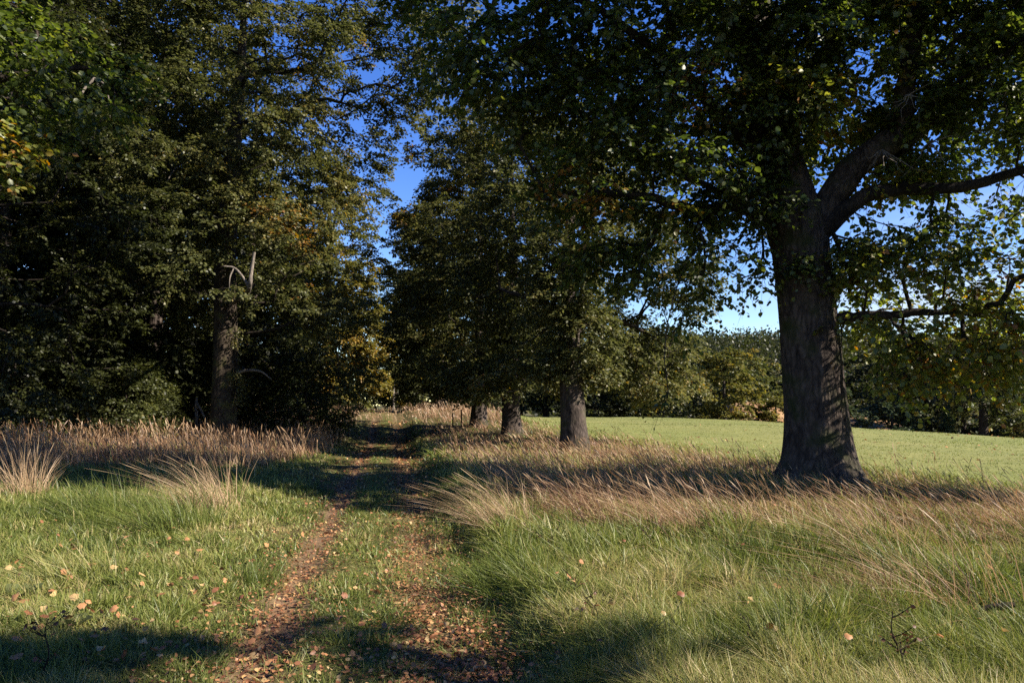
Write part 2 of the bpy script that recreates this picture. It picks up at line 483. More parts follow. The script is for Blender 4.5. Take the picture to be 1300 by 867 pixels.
# path sheet
yy = np.arange(-2, 74, 0.12); uu = np.linspace(-1.05, 1.05, 31)
U_, Y_ = np.meshgrid(uu, yy)
X_ = path_x(Y_) + U_ * (1 + 0.12 * (vnoise(Y_ * 0.8, U_ * 0, 3) - 0.5))
Z_ = H(X_, Y_) + 0.014 - 0.06 * sstep(0.75, 1.05, np.abs(U_))
nx = len(uu); i_ = np.arange(len(yy) - 1)[:, None] * nx; j_ = np.arange(nx - 1)[None]
fu = (U_[:-1, :-1] + U_[1:, 1:]) / 2; fy = (Y_[:-1, :-1] + Y_[1:, 1:]) / 2; fx = path_x(fy) + fu
fu = fu + .12 * (vnoise(fx * 1.5, fy * 1.5, 31) - .5)
wear = np.clip(np.exp(-((fu + .62) / .24) ** 2) + .75 * np.exp(-((fu - .55) / .32) ** 2) + .5 * (fbm(fx * 2, fy * 1.2, 77) - .45), 0, 1)
tag(mesh_obj('path', np.stack([X_, Y_, Z_], -1).reshape(-1, 3), np.stack([i_ + j_, i_ + j_ + 1, i_ + nx + j_ + 1, i_ + nx + j_], -1).reshape(-1, 4), M['path'], attrs={'tint': wear.ravel()}, smooth=True), kind='structure')


def field_edge(y):
    """x where the rough verge gives way to the mown field"""
    return path_x(y) + np.interp(y, [0, 10, 18, 27, 40, 70], [10.5, 9.4, 8.2, 7.6, 7.0, 7.0])


yy = axis(9, 66, 0.5, 8, 66, 1.0); yy = yy[(yy >= 8) & (yy <= FIELD_END)]
ss = np.concatenate([np.linspace(0, 12, 40), np.linspace(13, 130, 60)])
S_, Y_ = np.meshgrid(ss, yy)
X_ = field_edge(Y_) - 0.8 + S_ + 0.9 * (vnoise(Y_ * 0.5, S_ * 0, 8) - 0.5)
Z_ = H(X_, Y_) + 0.03 - 0.09 * (1 - sstep(0, 1.0, S_)) - 0.09 * sstep(FIELD_END - 1.5, FIELD_END, Y_)
nx = len(ss); i_ = np.arange(len(yy) - 1)[:, None] * nx; j_ = np.arange(nx - 1)[None]
tag(mesh_obj('field', np.stack([X_, Y_, Z_], -1).reshape(-1, 3), np.stack([i_ + j_, i_ + j_ + 1, i_ + nx + j_ + 1, i_ + nx + j_], -1).reshape(-1, 4), M['field'], smooth=True), kind='structure')

# ================================================================== TREES OF THE ROW (right of the path)
def gz(x, y): return float(H(x, y))


def place(x, y, sink=0.06): return np.array([x, y, gz(x, y) - sink])


ROW = 'trees of the row along the right of the path'

# --- the big tree
hb = place(5.2, 12.5, 0.1)


def hw(px, py, y=12.5): return W(px, py, y) - hb


def hl(rows):
    """(px, py, depth, radius) rows -> local limb path"""
    return [(*hw(a, b, y), r) for a, b, y, r in rows]


tr = [(*hw(1043, 640), .60), (*hw(1041, 600), .53), (*hw(1039, 550), .495), (*hw(1035, 500), .475), (*hw(1030, 440), .465), (*hw(1024, 385), .46),
      (*hw(1017, 324), .45), (*hw(1010, 285), .465), (*hw(998, 240), .42), (*hw(986, 190), .37), (*hw(970, 120), .33), (*hw(960, 40), .29), (*hw(954, -80, 12.8), .24), (*hw(975, -300, 13), .18), (*hw(985, -620, 13), .12), (*hw(985, -1050, 13), .04)]
tr[0] = (*[hw(1043, 640)[0], 0.0, 0.0], .60)
limbs = [
    hl([(1022, 300, 12.5, .30), (1050, 262, 12.45, .25), (1082, 213, 12.4, .235), (1122, 186, 12.3, .22), (1142, 165, 12.2, .19), (1150, 110, 12.1, .16), (1160, 40, 12.0, .13), (1185, -60, 11.9, .10), (1220, -180, 11.8, .05)]),
    hl([(1030, 305, 12.4, .20), (1066, 272, 12.3, .145), (1110, 245, 12.2, .125), (1180, 240, 12.0, .105), (1235, 236, 11.8, .09), (1300, 215, 11.7, .07), (1380, 200, 11.5, .04)]),
    hl([(1050, 408, 12.4, .13), (1080, 402, 12.2, .085), (1125, 400, 12.0, .07), (1200, 395, 11.7, .05), (1290, 405, 11.4, .03)]),
    hl([(1135, 190, 12.3, .15), (1185, 150, 12.6, .12), (1240, 100, 12.8, .09), (1310, 40, 13, .05)]),
    hl([(985, 285, 12.5, .19), (940, 262, 12.3, .12), (890, 268, 12.1, .095), (820, 250, 12.0, .07), (740, 245, 11.9, .045), (680, 255, 11.9, .02)]),
    hl([(985, 215, 12.4, .17), (930, 160, 12.1, .12), (860, 90, 11.8, .09), (770, 20, 11.6, .06), (690, -20, 11.5, .05), (610, -30, 11.4, .02)]),
    hl([(1000, 240, 12.7, .2), (1005, 170, 14, .15), (1000, 90, 15.5, .1), (985, 20, 17, .05)]),
    hl([(955, 262, 12.3, .10), (915, 245, 13.2, .07), (850, 215, 14.2, .035)]),
]


def B(px, py, y, rx, ry, rz, n, pl, ls, tn):
    return (hw(px, py, y), (rx, ry, rz), n, pl, ls, tn)


blobs = [
    # low curtain of leaves on the right, tint raised to stand in for sunlight
    B(1110, 300, 12.1, .7, .9, .28, 13, 40, .105, .6), B(1165, 300, 12.0, .5, .8, .25, 7, 38, .105, .6), B(1085, 330, 12.0, .4, .7, .35, 9, 38, .105, .62),
    B(1150, 345, 11.8, 1.0, 1.2, .55, 20, 36, .105, .68), B(1200, 412, 11.6, 1.1, 1.3, .55, 24, 36, .105, .72), B(1120, 425, 11.9, .8, 1.0, .5, 16, 36, .105, .7),
    B(1270, 395, 11.3, 1.0, 1.3, .7, 24, 36, .105, .72), B(1240, 455, 11.3, .9, 1.0, .35, 18, 40, .105, .74), B(1155, 470, 11.6, .5, .7, .3, 11, 40, .10, .70), B(1330, 440, 11, .9, 1.2, .5, 9, 34, .105, .62),
    B(1105, 340, 12.4, .55, .9, .45, 12, 42, .10, .42), B(1215, 325, 11.9, .6, .8, .3, 9, 40, .10, .5),
    B(1190, 385, 13.6, 1.2, 1.0, .6, 10, 36, .11, .6), B(1290, 370, 13.4, 1.2, 1.2, .7, 9, 36, .11, .6),
    ((2.0, 1.4, 3.4), (1.4, 1.2, .6), 12, 40, .12, .6), ((2.9, -1.6, 3.0), (1.2, 1.0, .6), 12, 40, .11, .66), ((1.9, -.9, 3.5), (.9, .9, .5), 8, 40, .11, .62), ((2.6, .6, 6.3), (2.2, 2.0, .9), 60, 56, .12, .42),
    (np.array([0, -2.6, 9.6]), (3.4, 1.6, 1.4), 60, 60, .16, .45), (np.array([1.5, -2.2, 14.5]), (3, 1.8, 2), 60, 60, .18, .45),  # upper clumps above the view, added to shade the left verge
    ((3.0, -3.3, 3.9), (1.2, .8, .9), 56, 66, .12, .5), ((4.1, -3.5, 4.9), (1.3, .8, .9), 60, 66, .12, .5), ((5.0, -3.1, 3.7), (1.3, .8, .8), 56, 66, .12, .5), ((3.3, -2.7, 5.4), (1.1, .8, .8), 30, 58, .12, .5), ((3.2, -3.0, 2.4), (.9, .7, .6), 26, 58, .12, .5), ((3.6, -3.7, 6.5), (1.3, .9, .8), 36, 58, .12, .5),  # out-of-view clumps added to cast the shade band beside the trunk
    ((3.4, -1.8, 7.6), (2.0, 1.8, 1.0), 50, 50, .12, .45),
    (np.array([0, 0, 19.5]), (3.6, 3.4, 3.2), 110, 64, .2, .45), (np.array([-1, -1.8, 12.5]), (3.6, 2.4, 2.4), 80, 66, .18, .45),  # unseen crown clumps added to throw shade further left
    B(1015, 120, 11.8, .5, .7, .7, 30, 44, .105, .4), B(985, 20, 11.7, .6, .8, .8, 26, 44, .105, .4), B(1060, 60, 11.9, .6, .9, .8, 12, 40, .105, .4), B(975, 200, 12.0, .5, .6, .4, 12, 40, .105, .38),
    B(846, 500, 11.4, .05, .05, .22, 2, 7, .10, .3),
    B(885, 105, 11.5, .35, .4, .55, 9, 40, .08, .97), B(770, 243, 11.3, .25, .3, .12, 4, 36, .10, .9), B(712, 215, 11.3, .12, .2, .1, 2, 30, .10, .93), B(1290, 335, 11.2, .3, .4, .2, 4, 40, .10, .86), B(1130, 215, 12.0, .3, .4, .2, 4, 36, .10, .8),
    # right, over and between the big limbs
    B(1245, 160, 12, 1.2, 1.6, .8, 40, 50, .105, .42), B(1200, 70, 12.2, 1.2, 1.8, .8, 40, 50, .105, .42), B(1290, 265, 11.6, .7, 1.0, .4, 16, 42, .105, .5),
    B(1310, 60, 12, 1.2, 1.6, .9, 34, 50, .105, .45), B(1085, 120, 12.6, .8, 1.5, .55, 15, 42, .105, .42), B(1060, 40, 12.4, 1.0, 1.6, .6, 16, 42, .105, .4), B(1140, 225, 12.4, .5, .9, .25, 9, 42, .105, .45),
    B(1180, 280, 12.2, .5, .8, .22, 7, 40, .10, .45), B(1180, -40, 12, 1.6, 2, 1, 34, 50, .12, .45),
    # centre, round the stem
    B(960, 150, 12.2, .8, 1.4, .8, 34, 48, .105, .38), B(1000, 60, 12, 1.0, 1.6, .8, 34, 48, .105, .4), B(945, 260, 12.4, .8, 1.3, .5, 24, 46, .105, .36), B(1010, 320, 12.0, .3, .3, .25, 6, 36, .09, .45),
    # left side
    B(905, 330, 12.2, .6, 1.2, .4, 11, 34, .105, .38), B(965, 350, 12.4, .3, .8, .35, 5, 30, .10, .4), B(860, 240, 12, 1.0, 1.5, .6, 34, 48, .105, .36), B(880, 120, 12, 1.1, 1.6, .7, 36, 48, .105, .38),
    B(800, 170, 11.9, 1.0, 1.6, .7, 34, 48, .105, .38), B(770, 70, 11.8, 1.1, 1.7, .8, 36, 48, .105, .4), B(730, 230, 11.9, .8, 1.3, .5, 20, 46, .105, .42), B(690, 20, 11.8, 1.0, 1.5, .7, 24, 46, .105, .42),
    B(880, 20, 11.6, 1.2, 1.6, .7, 32, 48, .11, .4), B(890, 390, 12.6, .4, .8, .3, 5, 30, .10, .45),
    B(650, 110, 11.8, 1.0, 1.4, .7, 28, 46, .105, .42), B(600, 60, 11.6, 1.0, 1.3, .7, 26, 46, .105, .45), B(690, 140, 12.6, .8, 1.3, .5, 20, 46, .105, .42), B(800, 330, 12.8, .7, 1.0, .45, 16, 44, .105, .36), B(760, 310, 12.6, .6, 1.0, .4, 14, 44, .105, .42), B(560, -20, 11.5, 1.0, 1.4, .6, 22, 46, .11, .45),
    # high crown, above the picture
    (np.array([-.2, -.4, 10.5]), (4.6, 4.0, 2.6), 150, 66, .17, .45), (np.array([0, 0.2, 14.5]), (3.2, 3.0, 2.6), 90, 66, .18, .45),
    (np.array([-3.2, 0, 8.6]), (2.2, 3.2, 1.2), 70, 44, .14, .42), (np.array([3.6, 0, 8.8]), (2.4, 3.0, 1.2), 70, 44, .14, .42),
    (np.array([0, 3.4, 7.6]), (3.2, 1.6, 1.4), 60, 46, .13, .4),
]
hero = tree('lime_tree', 'massive old tree with thick forking trunk in long dry grass beside the field', 'tree', hb, tr, blobs, M['bark'], M['leaf_hero'], 11,
            limbs=limbs, group=ROW, template=LEAF6, trunk_k=96, flare=0.85, fl_h=.38, rough=0.10, jit=0.45, trunk_rows=110, tipr=0.007, spray=(.3, .7), sub=7, fine_twigs=True, more=1.6, smaller=.95,
            gaps=[([(5.66, 12.25, z) for z in (.4, .8, 1.2, 1.6, 2.0, 2.4, 3.2)] + [(5.74, 12.2, z) for z in (.5, 1.0, 1.5)] + [(5.56, 12.05, z) for z in (.7, 1.4, 2.1, 2.7)], .33, .94)])
# bleached dead twigs caught in the big tree
rng = np.random.default_rng(3)
for (px, py, d) in ((1155, 120, 11.6), (1180, 180, 11.5), (868, 40, 11.4), (1120, 190, 11.6)):
    tb = Tubes()
    for q in range(9):
        a0 = hw(px, py, d); L_ = rng.uniform(.3, .8)
        dv = np.array([rng.normal(0, .6), rng.normal(0, .5), -0.75 + rng.normal(0, .45)]); dv /= np.linalg.norm(dv)
        P = [a0 + dv * L_ * t + np.array([rng.normal(0, .04), rng.normal(0, .04), rng.normal(0, .04)]) * t for t in np.linspace(0, 1, 6)]
        tb.add(P, np.linspace(.011, .004, 6), 4)
    tb.build('dead_twigs', M['dead_wood'], hero)

# --- second tree: trunk bare below, crown reaching away down the row
rng = np.random.default_rng(22)
b2 = place(1.8, 21.5)
bl = crown_blobs(rng, 3.4, 10.8, 3.9, 28, 28, 64, .135, .42, cx=.4, cy=3.4, br=(.9, 1.5))
bl += [((2.2, 2.6, 2.6), (1.3, 1.2, .7), 40, 58, .13, .5), ((3.2, 3.2, 3.3), (1.3, 1.3, .8), 40, 58, .13, .5), ((3.7, 3.0, 2.2), (.9, .9, .5), 22, 56, .13, .6), ((0.9, 2.2, 2.6), (.9, .9, .6), 24, 56, .13, .45),
       ((-1.4, 2.6, 3.0), (1.2, 1.1, .7), 30, 56, .13, .42), ((0.0, .9, 4.6), (1.5, .9, .9), 26, 56, .13, .4), ((-2.8, 3.5, 5.0), (1.3, 1.3, .9), 30, 56, .13, .42), ((1.7, 1.0, 6.5), (1.5, 1.1, 1.0), 30, 56, .13, .4),
       ((.3, -.5, 3.4), (1.1, .6, .7), 54, 60, .13, .5), ((-.8, -.1, 2.6), (.8, .6, .45), 34, 56, .13, .5), ((.6, .2, 2.4), (.7, .5, .35), 26, 54, .13, .55), ((-.1, -.6, 4.6), (1.2, .6, .8), 46, 58, .13, .48), ((.1, -.5, 6.0), (1.2, .7, .8), 40, 58, .13, .46), ((-2.0, 2.0, 2.2), (1.0, .9, .5), 30, 56, .13, .5), ((2.6, 1.6, 1.9), (.8, .8, .4), 26, 54, .13, .62), ((-.2, -.4, 5.2), (1.2, .7, .8), 26, 56, .13, .42), ((-.2, 0, 7.2), (1.6, 1.2, 1.0), 34, 56, .13, .42), ((3.6, 2.0, 5.0), (1.3, 1.2, 1.0), 30, 56, .13, .42)]
tree('lime_tree', 'sturdy tree with a bare sunlit trunk, next beyond the massive old tree', 'tree', b2,
     [(0, 0, 0, .42), (-.01, 0, .6, .37), (-.05, .05, 1.6, .345), (-.1, .12, 2.6, .32), (-.1, .5, 4.4, .26), (0, 1.2, 6.5, .18), (.1, 2.0, 8.6, .08), (.1, 2.2, 9.6, .03)],
     bl, M['bark'], M['leaf_olive'], 12, gaps=[([(float(path_x(y)) + d, y, .1) for y in (30.5, 31.3) for d in (-1.2, 0, 1.2, 2.4)], .7, .6)], more=1.7, smaller=0.8, group=ROW, trunk_k=36, flare=.3, rough=.09,
     limbs=[[(-.1, .3, 3.4, .15), (.8, 1.2, 4.0, .1), (2.2, 2.4, 3.9, .06), (3.4, 3.0, 3.2, .03)], [(-.1, .4, 3.8, .14), (-1, 1.5, 4.6, .09), (-2.2, 2.8, 5.2, .05)], [(-.1, .5, 4.3, .12), (.2, 2.6, 5.6, .08), (.3, 4.6, 6.6, .04)]])

# --- third, fourth and two more down the row
rng = np.random.default_rng(31)
bl = crown_blobs(rng, 2.6, 14.5, 4.2, 36, 24, 52, .155, .5, cx=.2, cy=1.8, br=(.8, 1.35)) + [((-2.4, .2, 3.2), (1.4, 1.4, .9), 44, 56, .15, .5), ((1.8, .4, 2.5), (1.2, 1.2, .6), 40, 56, .15, .6), ((-.2, -1.0, 2.7), (1.2, .7, .6), 44, 56, .15, .5), ((-1.4, -1.2, 2.4), (1.2, .8, .6), 44, 56, .15, .52), ((.2, -1.6, 4.2), (1.6, .9, .9), 50, 56, .15, .5), ((-1.2, -1.6, 6), (1.6, 1, 1), 50, 56, .15, .5), ((-2.8, -.6, 8.5), (1.6, 1.3, 1), 50, 56, .15, .5), ((-3.2, 0, 5.6), (1.4, 1.3, 1), 50, 56, .15, .52)]
tree('lime_tree', 'dark trunked tree in the row, third from the massive old tree', 'tree', place(0.0, 29.0),
     [(0, 0, 0, .42), (-.02, 0, .7, .36), (-.06, 0, 1.8, .33), (-.05, .2, 3.5, .29), (.05, .7, 6.5, .2), (0, 1.2, 9.5, .1), (0, 1.4, 14.5, .03)], bl, M['bark'], M['leaf_olive'], 13, gaps=[([(float(path_x(y)) + d, y, .1) for y in (30.5, 31.3) for d in (-1.2, 0, 1.2, 2.4)], .7, .6)], more=1.7, smaller=0.82, group=ROW, trunk_k=30, flare=.35, rough=.09)
rng = np.random.default_rng(41)
bl = crown_blobs(rng, 2.0, 14.5, 3.6, 34, 24, 58, .18, .5, cx=-.5, cy=-1.2, br=(.85, 1.4)) + [((-2.2, -2.4, 2.2), (1.4, 1.1, .8), 50, 56, .17, .5), ((-.6, -2.6, 1.9), (1.3, 1, .6), 44, 56, .17, .5), ((1.0, -2.4, 2.2), (1.2, 1, .6), 40, 56, .17, .52), ((-3.0, -2.2, 4.4), (1.4, 1.2, 1), 50, 56, .17, .52)]
tree('lime_tree', 'thin trunked tree with low hanging crown, fourth tree in the row', 'tree', place(-1.6, 36.0),
     [(0, 0, 0, .42), (0, 0, .8, .36), (.02, 0, 2.2, .32), (0, .2, 5, .25), (0, .6, 9, .14), (0, .8, 13, .03)], bl, M['bark'], M['leaf_olive'], 14, gaps=[([(float(path_x(y)) + d, y, .4) for y in (37.2, 38.2, 39.2) for d in (-1.2, 0, 1.2, 2.4)], .7, .65)], more=1.6, smaller=0.82, group=ROW, trunk_k=24, flare=.3)
rng = np.random.default_rng(51)
bl = crown_blobs(rng, .9, 13.6, 4.3, 36, 24, 60, .22, .45, br=(1.0, 1.7), low_r=.95)
tree('lime_tree', 'dark bushy tree whose crown sweeps down to the grass, fifth in the row', 'tree', place(-5.0, 51.0),
     [(0, 0, 0, .42), (0, 0, 1, .36), (0, 0, 4, .28), (0, 0, 9, .14), (0, 0, 13, .03)], bl, M['bark'], M['leaf_olive'], 15, more=1.5, smaller=0.85, group=ROW, trunk_k=18)
rng = np.random.default_rng(61)
bl = crown_blobs(rng, .7, 12.5, 4.2, 34, 22, 58, .25, .42, br=(1.0, 1.7), low_r=.95)
tree('lime_tree', 'furthest tree of the row, its dark leaves closing the right of the path', 'tree', place(-8.2, 66.0),
     [(0, 0, 0, .42), (0, 0, 1, .36), (0, 0, 4, .28), (0, 0, 9, .14), (0, 0, 12.4, .03)], bl, M['bark'], M['leaf_olive'], 16, more=1.4, smaller=0.9, group=ROW, trunk_k=16)
# --- the neighbour behind the camera on the right: it throws the shade along the bottom of the picture
rng = np.random.default_rng(71)
bl = crown_blobs(rng, 3.5, 7.5, 4.0, 14, 20, 70, .22, .45, br=(1.0, 1.7), top=1) + crown_blobs(rng, 7.2, 13, 4.3, 16, 20, 80, .22, .45, cx=-1, cy=1.7, br=(1.0, 1.7))
tree('lime_tree', 'tree of the row just outside the picture, shading the near grass', 'tree', place(9.6, -4.0),
     [(0, 0, 0, .55), (0, 0, 1, .48), (0, 0, 4, .4), (0, 0, 9, .2), (0, 0, 13, .04)], bl, M['bark'], M['leaf_olive'], 17, group=ROW, trunk_k=18)

# ================================================================== TREES LEFT OF THE PATH
WOOD = 'trees of the wood left of the path'
rng = np.random.default_rng(81)
b1 = place(-10.5, 27.0)
bl = crown_blobs(rng, 4.6, 19.0, 5.4, 46, 24, 60, .15, .45, br=(1.0, 1.7), low_r=.85)
bl += [((3.6, -1.0, 9.0), (1.7, 1.6, 1.0), 44, 58, .15, .62), ((3.2, -2.6, 7.4), (1.7, 1.3, .9), 40, 58, .15, .64), ((5.6, -.5, 12.2), (1.8, 1.6, 1.0), 44, 58, .15, .48), ((6.8, 0, 14.2), (1.6, 1.6, 1.0), 36, 58, .15, .45),  # brighter tint on the right-hand clumps puts sunlight into their colour
       ((4.4, -1, 15), (2, 1.8, 1.1), 44, 58, .15, .45), ((2.8, -2.4, 11), (1.8, 1.6, 1.1), 44, 58, .15, .62), ((4.2, -.5, 4.6), (1.5, 1.3, 1.1), 36, 58, .14, .48), ((4.9, .6, 2.6), (1.0, 1.0, 1.2), 26, 56, .14, .48),
       ((-1, -3.2, 9), (2, 1.6, 1.1), 44, 58, .15, .45), ((-3.6, -2, 6), (1.7, 1.5, 1.0), 36, 58, .15, .4),
       ((7.6, -2, 12.6), (1.4, 1.4, .7), 34, 54, .14, .4), ((7.9, -3, 13.8), (1.5, 1.5, .9), 36, 54, .14, .42), ((6.2, -3, 15.2), (1.7, 1.6, .9), 40, 54, .14, .42), ((8.2, -1.5, 15.6), (1.6, 1.6, .8), 34, 54, .14, .45), ((4.6, -3.5, 13.2), (1.6, 1.4, .9), 40, 54, .14, .45),
       ((-.2, -1.8, 16.6), (1.8, 1.4, 1.2), 46, 58, .15, .5), ((-2.6, -2, 17.4), (1.8, 1.5, 1.2), 46, 58, .15, .45), ((2.2, -1.5, 17.6), (1.8, 1.5, 1.2), 46, 58, .15, .5), ((-3.6, -2, 13.4), (1.8, 1.5, 1.2), 46, 58, .15, .42), ((-4.6, -2, 16), (1.7, 1.5, 1.1), 40, 58, .15, .42), ((4.6, -1.5, 17.6), (1.8, 1.5, 1.1), 40, 58, .15, .45), ((.2, -2.6, 12.2), (1.5, 1.2, 1.2), 40, 58, .15, .5), ((-.8, -2.6, 14.8), (1.7, 1.3, 1.3), 40, 58, .15, .45), ((.6, -2.7, 9.6), (1.4, 1.0, 1.0), 44, 58, .15, .6), ((-.9, -2.4, 8.0), (1.2, 1.0, .9), 40, 58, .15, .5), ((1.6, -2.6, 8.2), (1.2, 1.0, .9), 36, 58, .15, .6), ((-.6, -1.6, 11.0), (1.2, 1.0, 1.0), 36, 58, .15, .5),
       ((.62, -.25, 2.2), (.28, .25, .7), 16, 26, .10, .62), ((.55, -.25, 4.0), (.25, .25, .6), 10, 24, .10, .6)]
t1 = tree('oak_tree', 'tall tree with bleached dead boughs and leafy shoots up its trunk, left of the path', 'tree', b1,
          [(0, 0, 0, .54), (0, 0, .6, .46), (.02, 0, 1.8, .43), (.0, 0, 4, .40), (-.1, 0, 7, .36), (0, .2, 11, .27), (.2, .2, 15, .15), (.2, .2, 19, .03)], bl, M['bark_pale'], M['leaf_olive'], 21, more=1.75, smaller=0.78, group=WOOD, trunk_k=40, flare=.3, rough=.11)


def dead(rows, k=6):
    tb = Tubes()
    for r_ in rows:
        q = spline([(*(W(a, b, y) - b1), rr) for a, b, y, rr in r_], 14)
        tb.add(q[:, :3], q[:, 3], k)
    return tb.build('dead_branch', M['dead_wood'], t1)


dead([[(296, 385, 26.5, .08), (312, 374, 24.2, .07), (317, 364, 22.8, .065), (319, 345, 22.7, .06), (323, 320, 22.6, .045)], [(317, 366, 22.8, .055), (307, 350, 22.7, .042), (297, 340, 22.7, .034), (284, 338, 22.6, .018)], [(297, 340, 22.7, .024), (292, 352, 22.6, .02), (291, 366, 22.6, .01)]])
dead([[(300, 474, 26.6, .06), (316, 470, 26.3, .05), (332, 472, 26.1, .04), (345, 482, 26.0, .02)]])
dead([[(284, 322, 26.3, .05), (270, 317, 26.2, .045), (258, 318, 26.0, .03), (247, 324, 26.0, .018)]])
dead([[(243, 205, 25.6, .03), (225, 212, 24.4, .025), (212, 230, 23.6, .012)]])
dead([[(120, 100, 22.8, .05), (108, 112, 22.6, .04), (100, 128, 22.5, .02)], [(120, 100, 22.8, .04), (135, 112, 22.6, .03), (140, 150, 22.5, .012)], [(125, 96, 22.8, .035), (95, 84, 22.6, .02), (70, 82, 22.5, .01)]])

rng = np.random.default_rng(83)
bl = crown_blobs(rng, 1.6, 17.5, 5.0, 44, 22, 58, .15, .10, br=(1.0, 1.7), low_r=.9)  # low leaf tint stands in for the deep shade
tree('oak_tree', 'dark oak in deep shade filling the left edge of the picture', 'tree', place(-15.8, 20.5),
     [(0, 0, 0, .5), (0, 0, 1, .43), (0, 0, 4, .38), (0, 0, 9, .24), (0, 0, 17, .04)], bl, M['bark'], M['leaf_olive'], 23, more=1.6, smaller=0.8, group=WOOD, trunk_k=24)

rng = np.random.default_rng(85)
bl = [((5.2, .6, 6.9), (1.3, 1.3, .9), 40, 46, .12, .45), ((4.6, 0, 5.6), (.8, 1.0, .6), 20, 44, .12, .5), ((3, 0, 8), (2, 2, 1.4), 44, 46, .13, .42)]
bl += crown_blobs(rng, 5, 15, 4.6, 22, 18, 44, .17, .42, br=(1.1, 1.7))
tree('oak_tree', 'oak with fresh green and orange leaves leaning in at the top left corner', 'tree', place(-13.0, 12.0),
     [(0, 0, 0, .5), (0, 0, 1, .44), (0, 0, 4, .38), (0, 0, 9, .24), (0, 0, 15, .04)], bl, M['bark'], M['leaf_hero'], 24, more=1.4, smaller=0.9, group=WOOD, trunk_k=20, template=LEAF6,
     limbs=[[(0, 0, 4, .2), (2, .1, 6, .14), (4.2, .5, 7.0, .09), (5.4, .8, 7.3, .04)]])

rng = np.random.default_rng(87)
bl = crown_blobs(rng, .5, 16.5, 3.0, 40, 20, 54, .2, .45, br=(.9, 1.4), low_r=.95) + [((3.0, -1.4, 2.2), (1.3, 1.1, 1.1), 36, 54, .19, .66), ((3.2, -1.2, 4.0), (1.3, 1.1, 1.1), 36, 54, .19, .7), ((2.8, -1.2, 5.9), (1.3, 1.1, 1.1), 36, 54, .19, .6), ((2.2, -1.4, 7.7), (1.4, 1.1, 1.1), 36, 54, .19, .55), ((1.6, -1.6, 3.8), (1.5, 1.2, 1.6), 50, 54, .19, .75), ((1.2, -2.0, 2.0), (1.3, 1.0, 1.3), 36, 54, .19, .68)]
tree('field_maple', 'tall leafy tree with yellowing lower leaves where the path goes out of sight', 'tree', place(-11.8, 47.0),
     [(0, 0, 0, .4), (0, 0, 1, .34), (0, 0, 4, .28), (0, 0, 10, .16), (0, 0, 16.5, .03)], bl, M['bark_pale'], M['leaf_yellow'], 25, more=1.6, smaller=0.82, group=WOOD, trunk_k=18)
rng = np.random.default_rng(89)
bl = crown_blobs(rng, .8, 18.5, 4.2, 40, 20, 54, .2, .42, br=(1.0, 1.6), low_r=.9)
tree('oak_tree', 'tall olive green tree standing between the dead boughed tree and the yellowing tree', 'tree', place(-13.2, 37.0),
     [(0, 0, 0, .4), (0, 0, 1, .34), (0, 0, 4, .28), (0, 0, 10, .16), (0, 0, 18.5, .03)], bl, M['bark_pale'], M['leaf_olive'], 26, more=1.6, smaller=0.82, group=WOOD, trunk_k=18)
rng = np.random.default_rng(90)
bl = crown_blobs(rng, .5, 13, 3.6, 26, 18, 50, .26, .45, br=(1.0, 1.6), low_r=.9)
tree('field_maple', 'distant sunlit tree behind the yellowing tree where the path goes out of sight', 'tree', place(-16.0, 60.0),
     [(0, 0, 0, .4), (0, 0, 1, .34), (0, 0, 4, .28), (0, 0, 8, .16), (0, 0, 13, .03)], bl, M['bark_pale'], M['leaf_yellow'], 27, group=WOOD, trunk_k=14)

# the depth of the wood: one woodland tree, copied
rng = np.random.default_rng(91)
bl = crown_blobs(rng, .8, 15.5, 4.2, 30, 14, 46, .27, .14, br=(1.2, 2.0), low_r=.95)  # shade of the wood is put into the dark leaf tint
wt = tree('woodland_tree', 'shaded woodland tree in the dark depth of the wood behind the left trunk', 'tree', place(-19.5, 28.0),
          [(0, 0, 0, .36), (0, 0, 1, .3), (0, 0, 4, .26), (0, 0, 10, .15), (0, 0, 15.5, .03)], bl, M['bark'], M['leaf_olive'], 28, more=1.6, smaller=0.85, group='trees in the dark depth of the wood', trunk_k=12)
for k, (x, y, s) in enumerate([(-24, 25, 1.2), (-16.5, 34, 1.25), (-22, 37, 1.35), (-28, 33, 1.05), (-17.5, 45, 1.0), (-25, 47, 1.1), (-34, 41, 1.1), (-33, 29, 1.0), (-20, 56, 1.1), (-30, 56, 1.15), (-42, 50, 1.2), (-40, 38, 1.1), (-15.5, 52, .85), (-24, 68, 1.2), (-12, 76, 1.0), (-4, 84, .9), (-19, 33, 1.3), (-23.5, 30.5, 1.3), (-27, 38, 1.1), (-31, 36, 1.1), (-36.5, 33, 1.1), (-20.5, 41, 1.05), (-29, 27, 1.0)]):
    c = copy_tree(wt); c.location = place(x, y); c.rotation_euler = (0, 0, k * 2.1 + .5); c.scale = (s, s, s * (1 + .08 * math.sin(k * 3)))
    if k == 14: c['label'] = 'small dark tree seen far off through the gap at the end of the path'; del c['group']
    if k == 15: c['label'] = 'far dark tree behind the last tree of the row'; del c['group']


def shrub(name, label, at, h, w, leafm, seed, n=12, twigs=12, per=40, ls=.1, tint=.45, group=None, cat='shrub', template=LEAF4):
    r_ = np.random.default_rng(seed)
    b_ = crown_blobs(r_, .25, h, w, n, twigs, per, ls, tint, br=(w * .3, w * .5), low_r=.95)
    return tree(name, label, cat, place(*at), [(0, 0, 0, .06), (0, 0, h * .3, .05), (0.05, 0, h * .6, .035), (0, 0, h * .95, .01)], b_, M['bark_limb'], leafm, seed, group=group, trunk_k=8, flare=0, trunk_rows=12, template=template, tipr=.004, crown_name='foliage')


